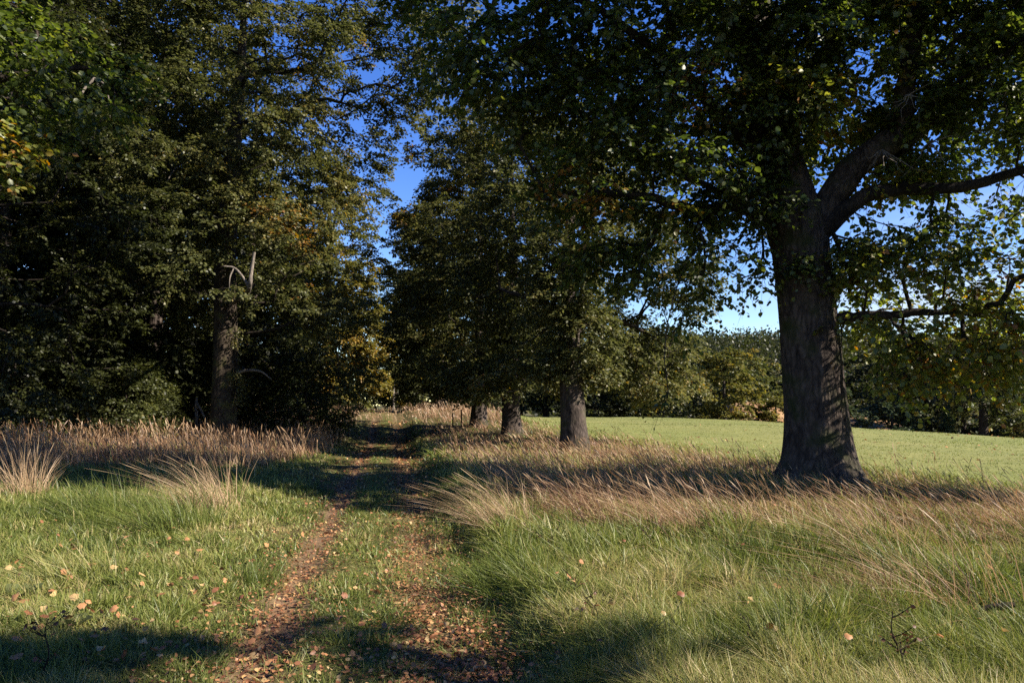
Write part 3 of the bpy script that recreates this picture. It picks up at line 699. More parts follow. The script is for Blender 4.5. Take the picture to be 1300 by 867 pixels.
US = 'undergrowth shrubs along the front of the wood'
s0 = shrub('hawthorn_shrub', 'dark leafy shrub in the shaded undergrowth below the left trees', (-16.5, 24.5), 3.4, 1.7, M['leaf_olive'], 101, 20, 14, 48, .12, .26, US)  # leaf tint lowered to paint in the undergrowth shade
for k, (x, y, s) in enumerate([(-13.2, 25.3, .8), (-19.5, 22.5, 1.1), (-22, 20.5, 1.2), (-15, 29, 1.1), (-9.2, 33, 1.2), (-12.8, 32, 1.3), (-18.5, 27, 1.2), (-25, 24, 1.3), (-16.2, 18.5, .9), (-20, 17.5, 1.1)]):
    c = copy_tree(s0); c.location = place(x, y); c.rotation_euler = (0, 0, k * 1.7 + .9); c.scale = (s, s, s * .95)
shrub('elder_shrub', 'bright olive shrub left of the tall tree with leafy shoots', (-12.9, 25.6), 2.6, 1.2, M['leaf_yellow'], 103, 12, 12, 44, .10, .3)
shrub('field_maple_bush', 'golden green bush far off in the gap at the end of the path', (-11.3, 70), 3.4, 2.6, M['leaf_yellow'], 105, 16, 12, 44, .22, .55)
shrub('holly_bush', 'low blue green bush at the foot of the yellowing tree by the far path', (-13.0, 42.0), 1.9, 1.3, M['leaf_blue'], 104, 14, 12, 46, .12, .55)

# ================================================================== BEYOND THE FIELD
FAR = 'trees beyond the field'
xs = np.linspace(19, 46, 40); ys = np.linspace(69, 88, 24)


def bank_z(X, Y):
    e = sstep(19, 24, X) * (1 - sstep(40, 46, X))
    return H(X, Y) - 0.4 + (2.6 + 1.3 * fbm(X * .3, Y * .3, 4)) * sstep(69.5, 79, Y) * (1 - sstep(81, 88, Y)) * e + 1.5 * e


tag(grid_mesh('bank', xs, ys, bank_z, M['bank']), kind='structure')
ft = None


def far_tree(name, label, at, h, w, leafm, seed, tint, twigs=14, per=44, ls=.3, n=24, low=.6, cat='tree', trunkr=.25):
    r_ = np.random.default_rng(seed)
    b_ = crown_blobs(r_, low, h, w, n, twigs, per, ls, tint, br=(w * .25, w * .42), low_r=.9)
    return tree(name, label, cat, place(*at), [(0, 0, 0, trunkr), (0, 0, h * .3, trunkr * .8), (0, 0, h * .6, trunkr * .5), (0, 0, h, .03)], b_, M['bark'], leafm, seed, group=FAR, trunk_k=10, trunk_rows=16)


far_tree('field_maple', 'golden yellow tree at the far edge of the field, just left of the massive trunk', (20.6, 72), 8.8, 4.2, M['leaf_yellow'], 201, .48, n=30)
far_tree('ash_tree', 'rounded fresh green tree behind the golden one at the far field edge', (28.0, 86), 10.0, 4.6, M['leaf_yellow'], 202, .3, n=30)
far_tree('hazel_bush', 'small brown green bush at the foot of the golden tree', (25.2, 71), 4.6, 1.8, M['leaf_yellow'], 203, .5, n=12, ls=.24, cat='bush')
far_tree('elder_bush', 'grey green bush at the field edge, first right of the massive trunk', (36.8, 72), 6.0, 3.0, M['leaf_blue'], 204, .55, n=20, ls=.25, cat='bush')
far_tree('willow_bush', 'dark blue green bush at the field edge behind the grey green one', (33.0, 78), 8.5, 2.6, M['leaf_blue'], 205, .4, n=18, cat='bush')
far_tree('gorse_bush', 'low brown bush beyond the field at the right edge of the picture', (48.5, 68.5), 4.0, 2.4, M['leaf_olive'], 206, .6, n=14, ls=.22, cat='bush')
far_tree('beech_tree', 'dark tree with a straight trunk beyond the field near the right edge', (45.0, 71), 12, 4.0, M['leaf_olive'], 207, .35, n=26, low=4.5, trunkr=.5)
# small conifer
r_ = np.random.default_rng(208)
b_ = [((math.cos(k * 2.4) * (1 - k / 26) * .8, math.sin(k * 2.4) * (1 - k / 26) * .8, .5 + k * .19), (.5 * (1 - k / 30), .5 * (1 - k / 30), .2), 9, 40, .16, .7) for k in range(24)]
tree('young_conifer', 'small pale green conifer standing alone beyond the field', 'tree', place(41.3, 70.5), [(0, 0, 0, .1), (0, 0, 2, .06), (0, 0, 5.2, .01)], b_, M['bark'], M['leaf_blue'], 208, group=FAR, trunk_k=8, trunk_rows=10, spray=(.15, .35))
r_ = np.random.default_rng(209)
bl = crown_blobs(r_, .6, 12.5, 4.6, 26, 13, 42, .36, .10, br=(1.3, 2.1), low_r=.95)  # very low leaf tint carries the shade of this wood
fw = tree('dark_oak', 'dark oak in the shaded wood along the far side of the field', 'tree', place(9.5, 84), [(0, 0, 0, .35), (0, 0, 3, .3), (0, 0, 8, .16), (0, 0, 12.4, .03)], bl, M['bark'], M['leaf_olive'], 209, group='oaks of the dark wood beyond the field', trunk_k=10)
for k, (x, y, s) in enumerate([(4, 88, 1), (15.5, 82, .9), (14, 92, 1.1), (20, 95, 1.15), (37, 92, 1.1), (44, 88, 1.1), (51, 84, 1.15), (56, 77, 1.1), (62, 88, 1.2), (31, 98, 1.0), (50, 96, 1.2), (66, 76, 1.1), (1, 96, 1.1), (26, 106, 1.1)]):
    c = copy_tree(fw); c.location = place(x, y); c.rotation_euler = (0, 0, k * 1.9 + .4); c.scale = (s, s, s)

# far wooded rise
rng = np.random.default_rng(301)
n = 16000
P = np.stack([rng.uniform(-20, 420, n), rng.uniform(190, 430, n), np.zeros(n)], -1); P[:, 2] = H(P[:, 0], P[:, 1])
P = np.repeat(P, 9, 0) + np.concatenate([rng.normal(0, 2.2, (n * 9, 2)), np.abs(rng.normal(0, 3.2, (n * 9, 1)))], 1)
V, Q, k_ = leaf_arrays(P, np.array([0, 0, 1.]) + rng.normal(0, .6, P.shape), rng.normal(size=P.shape), rng.uniform(.9, 2.0, len(P)), LEAF4)
tag(mesh_obj('hill_woods', V, Q, M['leaf_olive'], attrs={'tint': np.clip(rng.normal(.06, .1, len(P)), 0, 1)}), 'wooded hillside rising far off behind the massive trunk', 'wood', kind='stuff')

# ================================================================== GRASS
def sample_ground(rng, n, y0, y1, power=1.0, margin=1.5, half=0.74):
    """points in front of the camera and a little to each side, denser near by"""
    if power == 1.0:
        y = y0 * (y1 / y0) ** rng.random(n)
    else:
        e = 1 - power
        y = (y0 ** e + (y1 ** e - y0 ** e) * rng.random(n)) ** (1 / e)
    x = rng.uniform(-1, 1, n) * (half * y + margin)
    return x, y


def blades(P, h, lean, bend, width, levels, prof, rng, tint, stiff=None):
    """curved ribbons. P (n,3), h (n), lean (n,2) horizontal travel of the tip as a share of h, levels: t values, prof: width profile"""
    n = len(P); t = np.asarray(levels); w = np.asarray(prof)
    a = rng.uniform(0, np.pi, n)
    S = np.stack([np.cos(a), np.sin(a), rng.normal(0, .15, n)], -1)
    ln = np.linalg.norm(lean, axis=1)
    cz = np.clip(1 - 0.38 * np.minimum(ln, 1.6), .25, 1)
    tt = t[None, :]
    horiz = (tt * (1 - bend[:, None]) + bend[:, None] * tt ** 2.2)
    cx = P[:, 0:1] + h[:, None] * lean[:, 0:1] * horiz
    cy = P[:, 1:2] + h[:, None] * lean[:, 1:2] * horiz
    zc = P[:, 2:3] + h[:, None] * cz[:, None] * (tt - 0.16 * np.minimum(ln, 2)[:, None] * bend[:, None] * tt ** 3)
    Cn = np.stack([cx, cy, zc], -1)
    off = 0.5 * width[:, None, None] * w[None, :, None] * S[:, None, :]
    V = np.stack([Cn - off, Cn + off], 2)            # n, m, 2, 3
    m = len(t); k = 2 * m
    j = np.arange(m - 1) * 2
    q = np.stack([j, j + 1, j + 3, j + 2], -1)
    Q = (np.arange(n)[:, None, None] * k + q[None]).reshape(-1, 4)
    return V.reshape(-1, 3), Q, np.repeat(np.clip(tint, 0, 1), m - 1)


class Heap:
    def __init__(s): s.V = []; s.Q = []; s.T = []; s.n = 0

    def add(s, VQT):
        V, Q, T = VQT
        s.V.append(V); s.Q.append(Q + s.n); s.T.append(T); s.n += len(V)

    def build(s, name, mat, parent=None, off=None):
        V = np.concatenate(s.V)
        if off is not None: V = V - off
        return mesh_obj(name, V, np.concatenate(s.Q), mat, parent, {'tint': np.concatenate(s.T)})


def U(x, y): return x - path_x(y)


def tall_right(x, y):
    u = U(x, y) + 0.8 * (fbm(x * .7, y * .7, 21) - .5)
    e = field_edge(y) - path_x(y)
    m = sstep(1.35, 2.1, u) * (1 - sstep(e - 1.2, e + .6, u))
    near = sstep(6.7, 9.4, y + 1.6 * (fbm(x * .6, y * .6, 22) - .5) - 0.22 * np.clip(3.0 - x, -3, 3))
    # the tan sweep running forward below the big tree
    sweep = np.exp(-((x - (4.9 + .30 * (11 - y))) / 1.5) ** 2) * sstep(5.0, 7.0, y) * .9
    rightside = 1.2 * sstep(4.6, 6.2, x - .25 * (10 - y)) * sstep(6.0, 8.0, y)
    return m * np.clip(near + sweep + rightside, 0, 1)


def tall_left(x, y):
    u = -U(x, y) + 0.9 * (fbm(x * .6, y * .6, 23) - .5)
    edge = np.interp(y, [10, 13, 17, 22, 50], [6.0, 4.6, 2.6, 1.4, 1.2])
    st = 17.0 - 4.5 * sstep(5.5, 9.0, u)
    return sstep(edge, edge + 1.0, u) * sstep(st - 1, st + 2.0, y + 2.0 * (fbm(x * .5, y * .5, 24) - .5))


def on_field(x, y): return sstep(-.6, .7, x - field_edge(y) + 0.7 * (vnoise(x, y, 3) - .5))


def rut(x, y):
    u = U(x, y) + .12 * (vnoise(x * 1.5, y * 1.5, 31) - .5)
    l = np.exp(-((u + .62) / .24) ** 2); r = np.exp(-((u - .55) / .32) ** 2)
    return l, r


def far_w(y, base, px): return np.maximum(base, px * y / 739.0)


def tussock(x, y, size, seed):
    """nearest of jittered tuft centres: offset from it, and two random numbers of the tuft"""
    gx, gy = np.floor(x / size), np.floor(y / size)
    best = np.full(len(x), 1e9); ox = np.zeros(len(x)); oy = np.zeros(len(x)); a = np.zeros(len(x)); b = np.zeros(len(x))
    for i in (-1, 0, 1):
        for j in (-1, 0, 1):
            cx = (gx + i + .15 + .7 * _h(gx + i, gy + j, seed)) * size; cy = (gy + j + .15 + .7 * _h(gx + i, gy + j, seed + 1)) * size
            d = (x - cx) ** 2 + (y - cy) ** 2; m = d < best
            best = np.where(m, d, best); ox = np.where(m, x - cx, ox); oy = np.where(m, y - cy, oy)
            a = np.where(m, _h(gx + i, gy + j, seed + 2), a); b = np.where(m, _h(gx + i, gy + j, seed + 3), b)
    return ox / size, oy / size, a, b


LIGHT3 = ([0, .5, 1], [1, .8, .12])
rng = np.random.default_rng(401)

# --- short green sward of the verges and the strip between the wheel tracks
G = Heap()
for n, y0, y1, p in ((330000, 3.1, 14, 1.25), (90000, 10, 40, 1.2)):
    x, y = sample_ground(rng, n, y0, y1, p)
    l, r = rut(x, y); u = U(x, y)
    clump = fbm(x * 2.2, y * 2.2, 33)
    keep = rng.random(n) < (1 - .97 * l) * (1 - (.32 + .5 * vnoise(x * 2, y * .9, 5)) * r) * (1 - .75 * np.maximum(tall_left(x, y), tall_right(x, y))) * (1 - on_field(x, y)) * (.35 + 1.1 * clump)
    x, y, u, clump = x[keep], y[keep], u[keep], clump[keep]; n = len(x)
    verge = sstep(.95, 1.5, np.abs(u))
    h = (0.06 + .06 * rng.random(n) + verge * (.06 + .12 * rng.random(n) * clump * 1.6)) * (0.7 + .6 * clump)
    P = np.stack([x, y, H(x, y) - .005], -1)
    lean = rng.normal(0, .55, (n, 2)) + np.array([-.30, .0]) * verge[:, None]
    patch = fbm(x * .9, y * .9, 35)
    ox, oy, ta, tb_ = tussock(x, y, .26, 71)
    h = h * (.55 + .8 * ta) * (1 - .35 * (u < -.9))
    lean = lean + 1.1 * np.stack([ox, oy], -1)
    tint = .20 + .75 * (patch - .3) + .10 * verge + .32 * (tb_ - .5) + rng.normal(0, .13, n)
    tint = np.where(rng.random(n) < .07, rng.uniform(.6, .9, n), tint)
    G.add(blades(P, h, lean, rng.uniform(.3, .9, n), far_w(y, .0042, 1.0) * rng.uniform(.7, 1.3, n), *LIGHT3, rng, tint))
tag(G.build('grass', M['grass']), 'short green grass of the path and its verges', 'grass', kind='stuff')

# --- longer, wind-laid grass on both verges, green to olive to straw
G = Heap()
for n, y0, y1, p in ((120000, 3.2, 13, 1.2), (70000, 9, 32, 1.2)):
    x, y = sample_ground(rng, n, y0, y1, p)
    u = U(x, y); tr_, tl_ = tall_right(x, y), tall_left(x, y)
    tus = fbm(x * 1.3, y * 1.3, 41)
    right = sstep(1.0, 1.5, u); left = sstep(2.2, 3.6, -u - 1.2 * sstep(5, 9, 12 - y) + 1.0 * (fbm(x * .8, y * .8, 43) - .5))
    farleft = sstep(1.5, 2.4, -u) * sstep(9.5, 12, y)
    keep = rng.random(n) < np.clip(right * (.25 + .9 * tus) + np.maximum(left * (.2 + 1.1 * (tus - .25)), farleft * .7), 0, 1) * (1 - on_field(x, y))
    x, y, u, tr_, tl_, tus, right = x[keep], y[keep], u[keep], tr_[keep], tl_[keep], tus[keep], right[keep]; n = len(x)
    ox, oy, ta, tb_ = tussock(x, y, .42, 61); ox2, oy2, tc_, td_ = tussock(x, y, 1.5, 67)
    h = (.09 + .20 * rng.random(n)) * (1 - .28 * (u > 1) * (1 - sstep(7.5, 10, y))) * (.35 + .6 * tus + .75 * ta) * np.clip(1.25 - 1.1 * np.hypot(ox, oy), .45, 1.2) * (1 + .25 * (right < .5) * sstep(8, 11, y))
    P = np.stack([x, y, H(x, y) - .005], -1)
    wind = fbm(x * .8, y * .8, 45) - .5
    lean = np.stack([-.75 - .5 * wind + rng.normal(0, .38, n), .15 + .9 * wind + rng.normal(0, .38, n)], -1)
    pat = fbm(x * .7, y * .7, 47)
    swirl = (tc_ - .5) * 2.4
    lean = lean * .8 + np.stack([1.5 * ox - .35 * np.sin(swirl), 1.5 * oy + .55 * np.sin(swirl * 1.7)], -1)
    tint = .28 + .7 * (pat - .45) + .30 * np.maximum(tr_, tl_) + .34 * (tb_ - .5) + .30 * (td_ - .5) + rng.normal(0, .11, n)
    tint = np.where(rng.random(n) < .10, rng.uniform(.6, .9, n), tint)
    G.add(blades(P, h, lean, rng.uniform(.4, 1.0, n), far_w(y, .0045, .95) * rng.uniform(.6, 1.2, n), [0, .35, .7, 1], [1, .9, .6, .1], rng, tint))
tag(G.build('long_grass', M['grass']), 'longer wind-laid green and olive grass on both verges', 'grass', kind='stuff')


# --- dry grass: thatch and seeding stalks
STALK = ([0, .35, .62, .80, .87, .93, 1.0], [.9, .7, .5, .45, 1.5, 1.6, .4])


def dry(name, label, maskf, n_th, n_st, y0, y1, lean0, seed, p=1.05, side=None, hs0=1.0, dark=0.0):
    rng = np.random.default_rng(seed)
    G = Heap()
    for kind, n in (('thatch', n_th), ('stalk', n_st)):
        x, y = sample_ground(rng, n, y0, y1, p)
        if side is not None:
            ok = side(x, y); x, y = x[ok], y[ok]
        m = maskf(x, y); c = fbm(x * .9, y * .9, seed + 1)
        keep = rng.random(len(x)) < m * (.35 + 1.0 * c)
        x, y, c, m = x[keep], y[keep], c[keep], m[keep]; n = len(x)
        P = np.stack([x, y, H(x, y) - .005], -1)
        wind = fbm(x * .6, y * .6, seed + 2) - .5
        hs = hs0 * (1 - .45 * np.exp(-((x - 5.2) ** 2 + (y - 11.6) ** 2) / 2.2))
        pathside = .45 + .55 * sstep(1.1, 2.6, np.abs(U(x, y)))
        red = fbm(x * .8, y * .8, seed + 5)
        tint = .56 - dark + .5 * (c - .5) - 1.0 * np.clip(red - .51, 0, .4) + rng.normal(0, .15, n)
        lean = np.stack([lean0[0] * (.75 + wind) + rng.normal(0, .22, n), lean0[1] + .5 * wind + rng.normal(0, .22, n)], -1)
        if kind == 'thatch':
            h = (.16 + .30 * rng.random(n)) * (.6 + .6 * c) * hs * pathside
            G.add(blades(P, h, lean * 1.2 + rng.normal(0, .25, (n, 2)), rng.uniform(.3, 1, n), far_w(y, .0045, .95) * rng.uniform(.6, 1.2, n), [0, .35, .7, 1], [1, .9, .6, .1], rng, tint - .05))
        else:
            h = (.36 + .46 * rng.random(n)) * (.45 + .65 * c + .55 * vnoise(x * 1.7, y * 1.1, seed + 7)) * hs * pathside
            G.add(blades(P, h, lean, rng.uniform(.2, .8, n), far_w(y, .0028, .46) * rng.uniform(.7, 1.2, n), *STALK, rng, tint + .03))
    return tag(G.build(name, M['straw']), label, 'grass', kind='stuff')


dry('dry_grass', 'tall dry seeding grass right of the path under the row of trees', tall_right, 95000, 36000, 5.2, 60, (-.72, .06), 501, side=lambda x, y: U(x, y) > 0, hs0=.78, dark=.16)
dry('dry_grass', 'tall dry seeding grass in front of the wood left of the path', tall_left, 100000, 60000, 11, 60, (-.28, .02), 511, side=lambda x, y: U(x, y) < 0, hs0=1.05, dark=.13)
dry('dry_grass', 'dry grass on the mound where the path goes out of sight', lambda x, y: sstep(37, 41, y) * (1 - sstep(5, 8, np.abs(U(x, y)))) * (1 - sstep(62, 64, y)), 16000, 7000, 36, 64, (-.2, 0), 521, p=0.0 + 1.3)

# --- tufts in the mown field
rng = np.random.default_rng(531)
x, y = sample_ground(rng, 190000, 9, 64, 1.15)
keep = (rng.random(len(x)) < on_field(x, y) * (.25 + 1.0 * fbm(x * .7, y * .5, 51)))
x, y = x[keep], y[keep]; n = len(x)
G = Heap()
tint = .40 + .55 * (fbm(x * .22, y * .12, 53) - .5) + rng.normal(0, .1, n)
tint = np.where(rng.random(n) < .04, .75, tint)
edge = 1 - sstep(0, 2.5, x - field_edge(y))
G.add(blades(np.stack([x, y, H(x, y) + .02], -1), (.02 + .035 * rng.random(n)) * (1 + 2.2 * edge), rng.normal(0, .5, (n, 2)), rng.uniform(.2, .8, n), far_w(y, .005, .6), *LIGHT3, rng, tint))
tag(G.build('field_grass', M['grass']), 'close grazed grass of the field', 'grass', kind='stuff')

# --- dead leaves in the wheel tracks
rng = np.random.default_rng(541)
n = 230000
x, y = sample_ground(rng, n, 3.2, 40, 1.15)
l, r = rut(x, y); u = U(x, y)
keep = rng.random(n) < np.clip(.85 * l * (.4 + .8 * vnoise(x * 2, y * 1.3, 7)) + 1.8 * r * (.25 + 1.1 * vnoise(x * 2, y * 1.3, 8)) + .10 * (np.abs(u) < 1.3) + .03 * (u < 0) * (u > -4) + .012 * (u > 1.3), 0, 1)
x, y = x[keep], y[keep]; n = len(x)
P = np.stack([x, y, H(x, y) + .018 + .035 * rng.random(n)], -1)
Nr = np.array([0, 0, 1.]) + rng.normal(0, .4, (n, 3)); D = rng.normal(size=(n, 3)); D[:, 2] *= .3
sz = rng.uniform(.010, .042, n) * np.maximum(1, y / 9)
V, Q, k_ = leaf_arrays(P, Nr, D, sz, LEAF6)
tn = np.clip(rng.normal(.54, .27, n), 0, 1)
tag(mesh_obj('leaf_litter', V, Q, M['litter'], attrs={'tint': np.repeat(tn, k_)}), 'brown and orange leaf litter lying in the wheel tracks', 'leaf litter', kind='stuff')

# ================================================================== SMALL THINGS ON THE VERGES
def ground_xy(px, py):
    """where the view through a photo pixel meets the ground"""
    y = 3.0
    for _ in range(4000):
        p = W(px, py, y)
        if p[2] <= gz(p[0], y): break
        y += .01
    return p[0], y


# --- single tussocks of long grass
def tuft(name, label, px, py, n, h, lean, matk, tint, seed, spread=.14, group=None, wd=.005, stalks=0):
    r_ = np.random.default_rng(seed)
    x, y = ground_xy(px, py)
    o = np.array([x, y, gz(x, y)])
    d = r_.normal(0, spread, (n, 2))
    P = np.concatenate([d, np.full((n, 1), -.01)], 1)
    ln = np.array(lean) * r_.uniform(.5, 1.35, n)[:, None] + d * 1.3 + r_.normal(0, .28, (n, 2))
    G_ = Heap()
    G_.add(blades(P, h * r_.uniform(.45, 1.1, n), ln, r_.uniform(.3, 1, n), np.full(n, wd) * r_.uniform(.6, 1.3, n), [0, .3, .6, .85, 1], [1, 1, .75, .45, .08], r_, tint + r_.normal(0, .12, n)))
    if stalks:
        d = r_.normal(0, spread * .8, (stalks, 2)); P = np.concatenate([d, np.full((stalks, 1), -.01)], 1)
        G_.add(blades(P, h * r_.uniform(.9, 1.35, stalks), np.array(lean) + d + r_.normal(0, .15, (stalks, 2)), r_.uniform(.3, .9, stalks), np.full(stalks, .0045), *STALK, r_, tint + .1 + r_.normal(0, .1, stalks)))
    ob = G_.build(name, M[matk]); ob.location = o
    return tag(ob, label, 'grass tussock', group)


TG = 'tussocks of long grass left of the path'
tuft('grass_tussock', 'pale straw tussock arching left at the edge of the shade, left of the path', 268, 648, 380, .95, (-.85, .05), 'straw', .66, 601, .17, TG, .006, 30)
tuft('grass_tussock', 'upright pale straw tussock at the far left edge of the picture', 34, 632, 240, .9, (-.12, .02), 'straw', .62, 602, .16, TG, .006, 30)
tuft('grass_tussock', 'big green tussock of long blades leaning left below the pale straw tussock', 215, 672, 620, .75, (-.55, .05), 'grass', .30, 603, .30, TG, .006)
tuft('grass_tussock', 'deep green tussock of long blades between the two pale straw tussocks', 125, 655, 560, .70, (-.5, .05), 'grass', .24, 604, .32, TG, .006)
tuft('grass_tussock', 'low green tussock nearest the left wheel track', 322, 742, 300, .26, (.1, .0), 'grass', .22, 605, .12, TG, .005)
tuft('grass_tussock', 'greyish olive tussock flattened on the grass at the left', 100, 735, 420, .42, (-.7, -.1), 'grass', .62, 606, .19, TG, .005)
TR = 'tussocks of long grass right of the path'
tuft('grass_tussock', 'straw tussock leaning over the right edge of the path', 640, 668, 300, .72, (-.85, .05), 'straw', .62, 611, .18, TR, .005, 60)
tuft('grass_tussock', 'tall straw tussock leaning left in front of the massive trunk', 1105, 695, 200, .65, (-.9, .08), 'straw', .52, 612, .3, TR, .005, 45)
tuft('grass_tussock', 'long straw tussock swept left on the open grass right of the tall one', 1180, 762, 190, .7, (-.95, .08), 'straw', .48, 613, .3, TR, .005, 40)
tuft('grass_tussock', 'dark matted tussock lying beside the withered weed on the right', 1120, 772, 420, .40, (-.9, .1), 'straw', .16, 614, .24, TR, .005)
tuft('grass_tussock', 'straw tussock in the shade midway between path and massive trunk', 860, 672, 300, .7, (-.9, .05), 'straw', .50, 615, .24, TR, .005, 70)
tuft('grass_tussock', 'bright green tussock overhanging the dark right edge of the path', 648, 742, 520, .42, (-.75, 0), 'grass', .26, 616, .24, TR, .006)
tuft('grass_tussock', 'reddish brown tussock just behind the path side straw tussock', 745, 655, 320, .7, (-.8, .05), 'straw', .06, 617, .24, TR, .005, 40)
tuft('grass_tussock', 'grey green tussock of coarse blades in the bottom right corner', 1275, 850, 520, .42, (-.8, .1), 'grass', .52, 618, .22, TR, .005)


# --- withered weeds: stem with side stalks and curled leaves
def weed(name, label, px, py, h, lean, seed, nside=7, group=None):
    r_ = np.random.default_rng(seed)
    x, y = ground_xy(px, py); o = np.array([x, y, gz(x, y) - .02])
    root = tag(empty(name, o), label, 'weed', group)
    tb = Tubes()
    s_ = np.linspace(0, 1, 12)[:, None]
    st = np.concatenate([lean[0] * h * s_ ** 1.4 + .015 * np.sin(s_ * 9 + seed), lean[1] * h * s_ ** 1.4, h * s_], 1)
    tb.add(st, np.linspace(.0055, .0025, 12), 5); tb.build('stem', M['stalk'], root)
    tb = Tubes(); LP = []; LD = []
    for k in range(nside):
        t_ = r_.uniform(.35, .98); i = int(t_ * 11); a = r_.uniform(0, 6.28); L_ = r_.uniform(.06, .16) * h / .5
        d = np.array([math.cos(a), math.sin(a), .5]); P = [st[i] + d * L_ * q + np.array([0, 0, .25 * L_ * q * q]) for q in np.linspace(0, 1, 6)]
        tb.add(P, np.linspace(.003, .0018, 6), 4)
        for q in (2, 4, 5): LP.append(P[q]); LD.append(d + r_.normal(0, .5, 3) - np.array([0, 0, .5]))
    tb.build('side_stalk', M['stalk'], root)
    LP = np.array(LP); LD = np.array(LD)
    V, Q, k_ = leaf_arrays(LP, r_.normal(size=LP.shape), LD, r_.uniform(.02, .05, len(LP)) * h / .5, LEAF6)
    mesh_obj('withered_leaves', V, Q, M['litter'], root, {'tint': np.repeat(r_.uniform(0, .12, len(LP)), k_)})
    return root


weed('withered_weed', 'dark withered weed stem standing in the shade in the bottom left corner', 56, 866, .36, (.02, 0), 701)
weed('withered_weed', 'dark withered weed with forked side stalks near the bottom right', 1146, 862, .36, (-.14, 0), 702, 9)
WD = 'dark weed stems on the right verge'
for k, (px, py, h, txt) in enumerate([(700, 705, .30, 'bent dark weed stem nearest the path on the right verge'), (752, 690, .36, 'dark weed stem beside the reddish brown tussock'), (738, 765, .26, 'short dark weed stem in the green grass above the shade right of the path'),
                                      (765, 800, .26, 'low dark weed stem at the edge of the bottom shade'), (832, 700, .26, 'thin dark weed stem at the straw edge in the middle of the right verge'), (972, 835, .25, 'dark weed stem in the shade at the bottom, left of the forked one')]):
    weed('withered_weed', txt, px, py, h, (-.45, .05), 710 + k, 5, WD)


# --- broad-leaved dock plants
def dock(label, px, py, n, size, seed):
    r_ = np.random.default_rng(seed)
    x, y = ground_xy(px, py); o = np.array([x, y, gz(x, y)])
    a = np.linspace(0, 6.28, n, endpoint=False) + r_.uniform(-.3, .3, n)
    D = np.stack([np.cos(a), np.sin(a), r_.uniform(.5, 1.0, n)], -1)
    V, Q, k_ = leaf_arrays(D * .03, np.array([0, 0, 1.]) + r_.normal(0, .2, (n, 3)), D, size * r_.uniform(.7, 1.1, n), LEAF6)
    ob = mesh_obj('dock_plant', V, Q, M['leaf_blue'], attrs={'tint': np.repeat(r_.uniform(.8, 1, n), k_)}); ob.location = o
    return tag(ob, label, 'plant')


dock('pale grey green dock plant at the left edge of the near grass', 30, 762, 7, .17, 721)
dock('small pale dock plant right of the withered weed at bottom left', 90, 800, 5, .14, 722)

# --- stick, broken stump, posts
x, y = ground_xy(1268, 795)
tb = Tubes(); q = spline([(-.11, 0, .10, .012), (-.05, .01, .115, .019), (.03, 0, .12, .022), (.10, -.01, .135, .015)], 12); q[:, :3] += np.random.default_rng(3).normal(0, .003, (12, 3))
tb.add(q[:, :3], q[:, 3], 8); st = tb.build('stick', M['stalk']); st.location = (x, y, gz(x, y)); tag(st, 'short black stick lying on the grass near the right edge', 'stick')

st = tag(empty('broken_sapling', place(*ground_xy(248, 556))), 'broken pale sapling with one limb snapped down, beside the tall tree at left', 'dead tree')
tb = Tubes(); q = spline([(0, 0, 0, .07), (.02, 0, .8, .065), (-.02, 0, 1.35, .06), (0, 0, 1.6, .03)], 10); tb.add(q[:, :3], q[:, 3], 7); tb.build('trunk', M['dead_wood'], st)
tb = Tubes(); q = spline([(0, 0, 1.4, .05), (.2, -.1, 1.15, .045), (.45, -.2, .75, .035), (.6, -.25, .4, .02)], 8); tb.add(q[:, :3], q[:, 3], 6); tb.build('limb', M['dead_wood'], st)
PO = 'thin posts by the far path'
for px, yy_, lab in ((575, 33, 'thin dark post in the dry grass by the far path, left of the row'), (586, 35, 'thin dark post in the dry grass by the far path, nearer the row trunks')):
    x = (px - 650) / F_PX * yy_
    tb = Tubes(); tb.add([(0, 0, 0), (.01, 0, .45), (0, 0, .95)], [.035, .033, .03], 7); tb.add([(0, 0, .95), (0, 0, .96)], [.03, .001], 7)
    p = tb.build('post', M['bark_limb']); p.location = place(x, yy_); tag(p, lab, 'post', PO)
x = (500 - 650) / F_PX * 60
tb = Tubes(); tb.add([(0, 0, 0), (0, 0, 1.0), (0, 0, 2.2)], [.10, .10, .09], 7); tb.add([(0, 0, 2.2), (0, 0, 2.21)], [.09, .001], 7)
p = tb.build('post', M['dead_wood']); p.location = place(x, 60); tag(p, 'pale upright post far off in the gap at the end of the path', 'post')

# --- the larger fallen leaves, each on its own
r_ = np.random.default_rng(801)
LMS = {}
for key, t0, cnt in (('orange', .66, 3), ('pale yellow', .97, 2), ('brown', .33, 3)):
    for k in range(cnt):
        nu = 7
        out = [(0, -.05, 0), (-.22, .12, 0), (-.40, .30, 0), (-.34, .52, 0), (-.42, .70, 0), (-.18, .80, 0), (0, 1, 0), (.18, .82, 0), (.42, .68, 0), (.33, .50, 0), (.41, .28, 0), (.22, .10, 0)]
        V = np.array(out + [(0, .28, 0), (0, .62, 0)], float) * .078
        V[:, 2] = .35 * np.abs(V[:, 0]) * r_.uniform(-1.2, 1.8) + 1.6 * (V[:, 1] - .035) ** 2 / .078 * r_.uniform(-.8, 1.2) + r_.normal(0, .003, len(V))
        Q = np.array([(0, 12, 2, 1), (12, 13, 3, 2), (13, 5, 4, 3), (13, 6, 6, 5), (13, 7, 6, 6), (13, 9, 8, 7), (12, 10, 9, 13), (0, 11, 10, 12)])
        Q = np.array([(0, 12, 2, 1), (12, 13, 3, 2), (13, 5, 4, 3), (5, 13, 7, 6), (13, 9, 8, 7), (12, 10, 9, 13), (0, 11, 10, 12)])
        me = mesh_obj('fallen_leaf', V, Q, M['litter'], attrs={'tint': np.clip(t0 + r_.normal(0, .06, len(Q)), 0, 1)})
        LMS.setdefault(key, []).append(me)
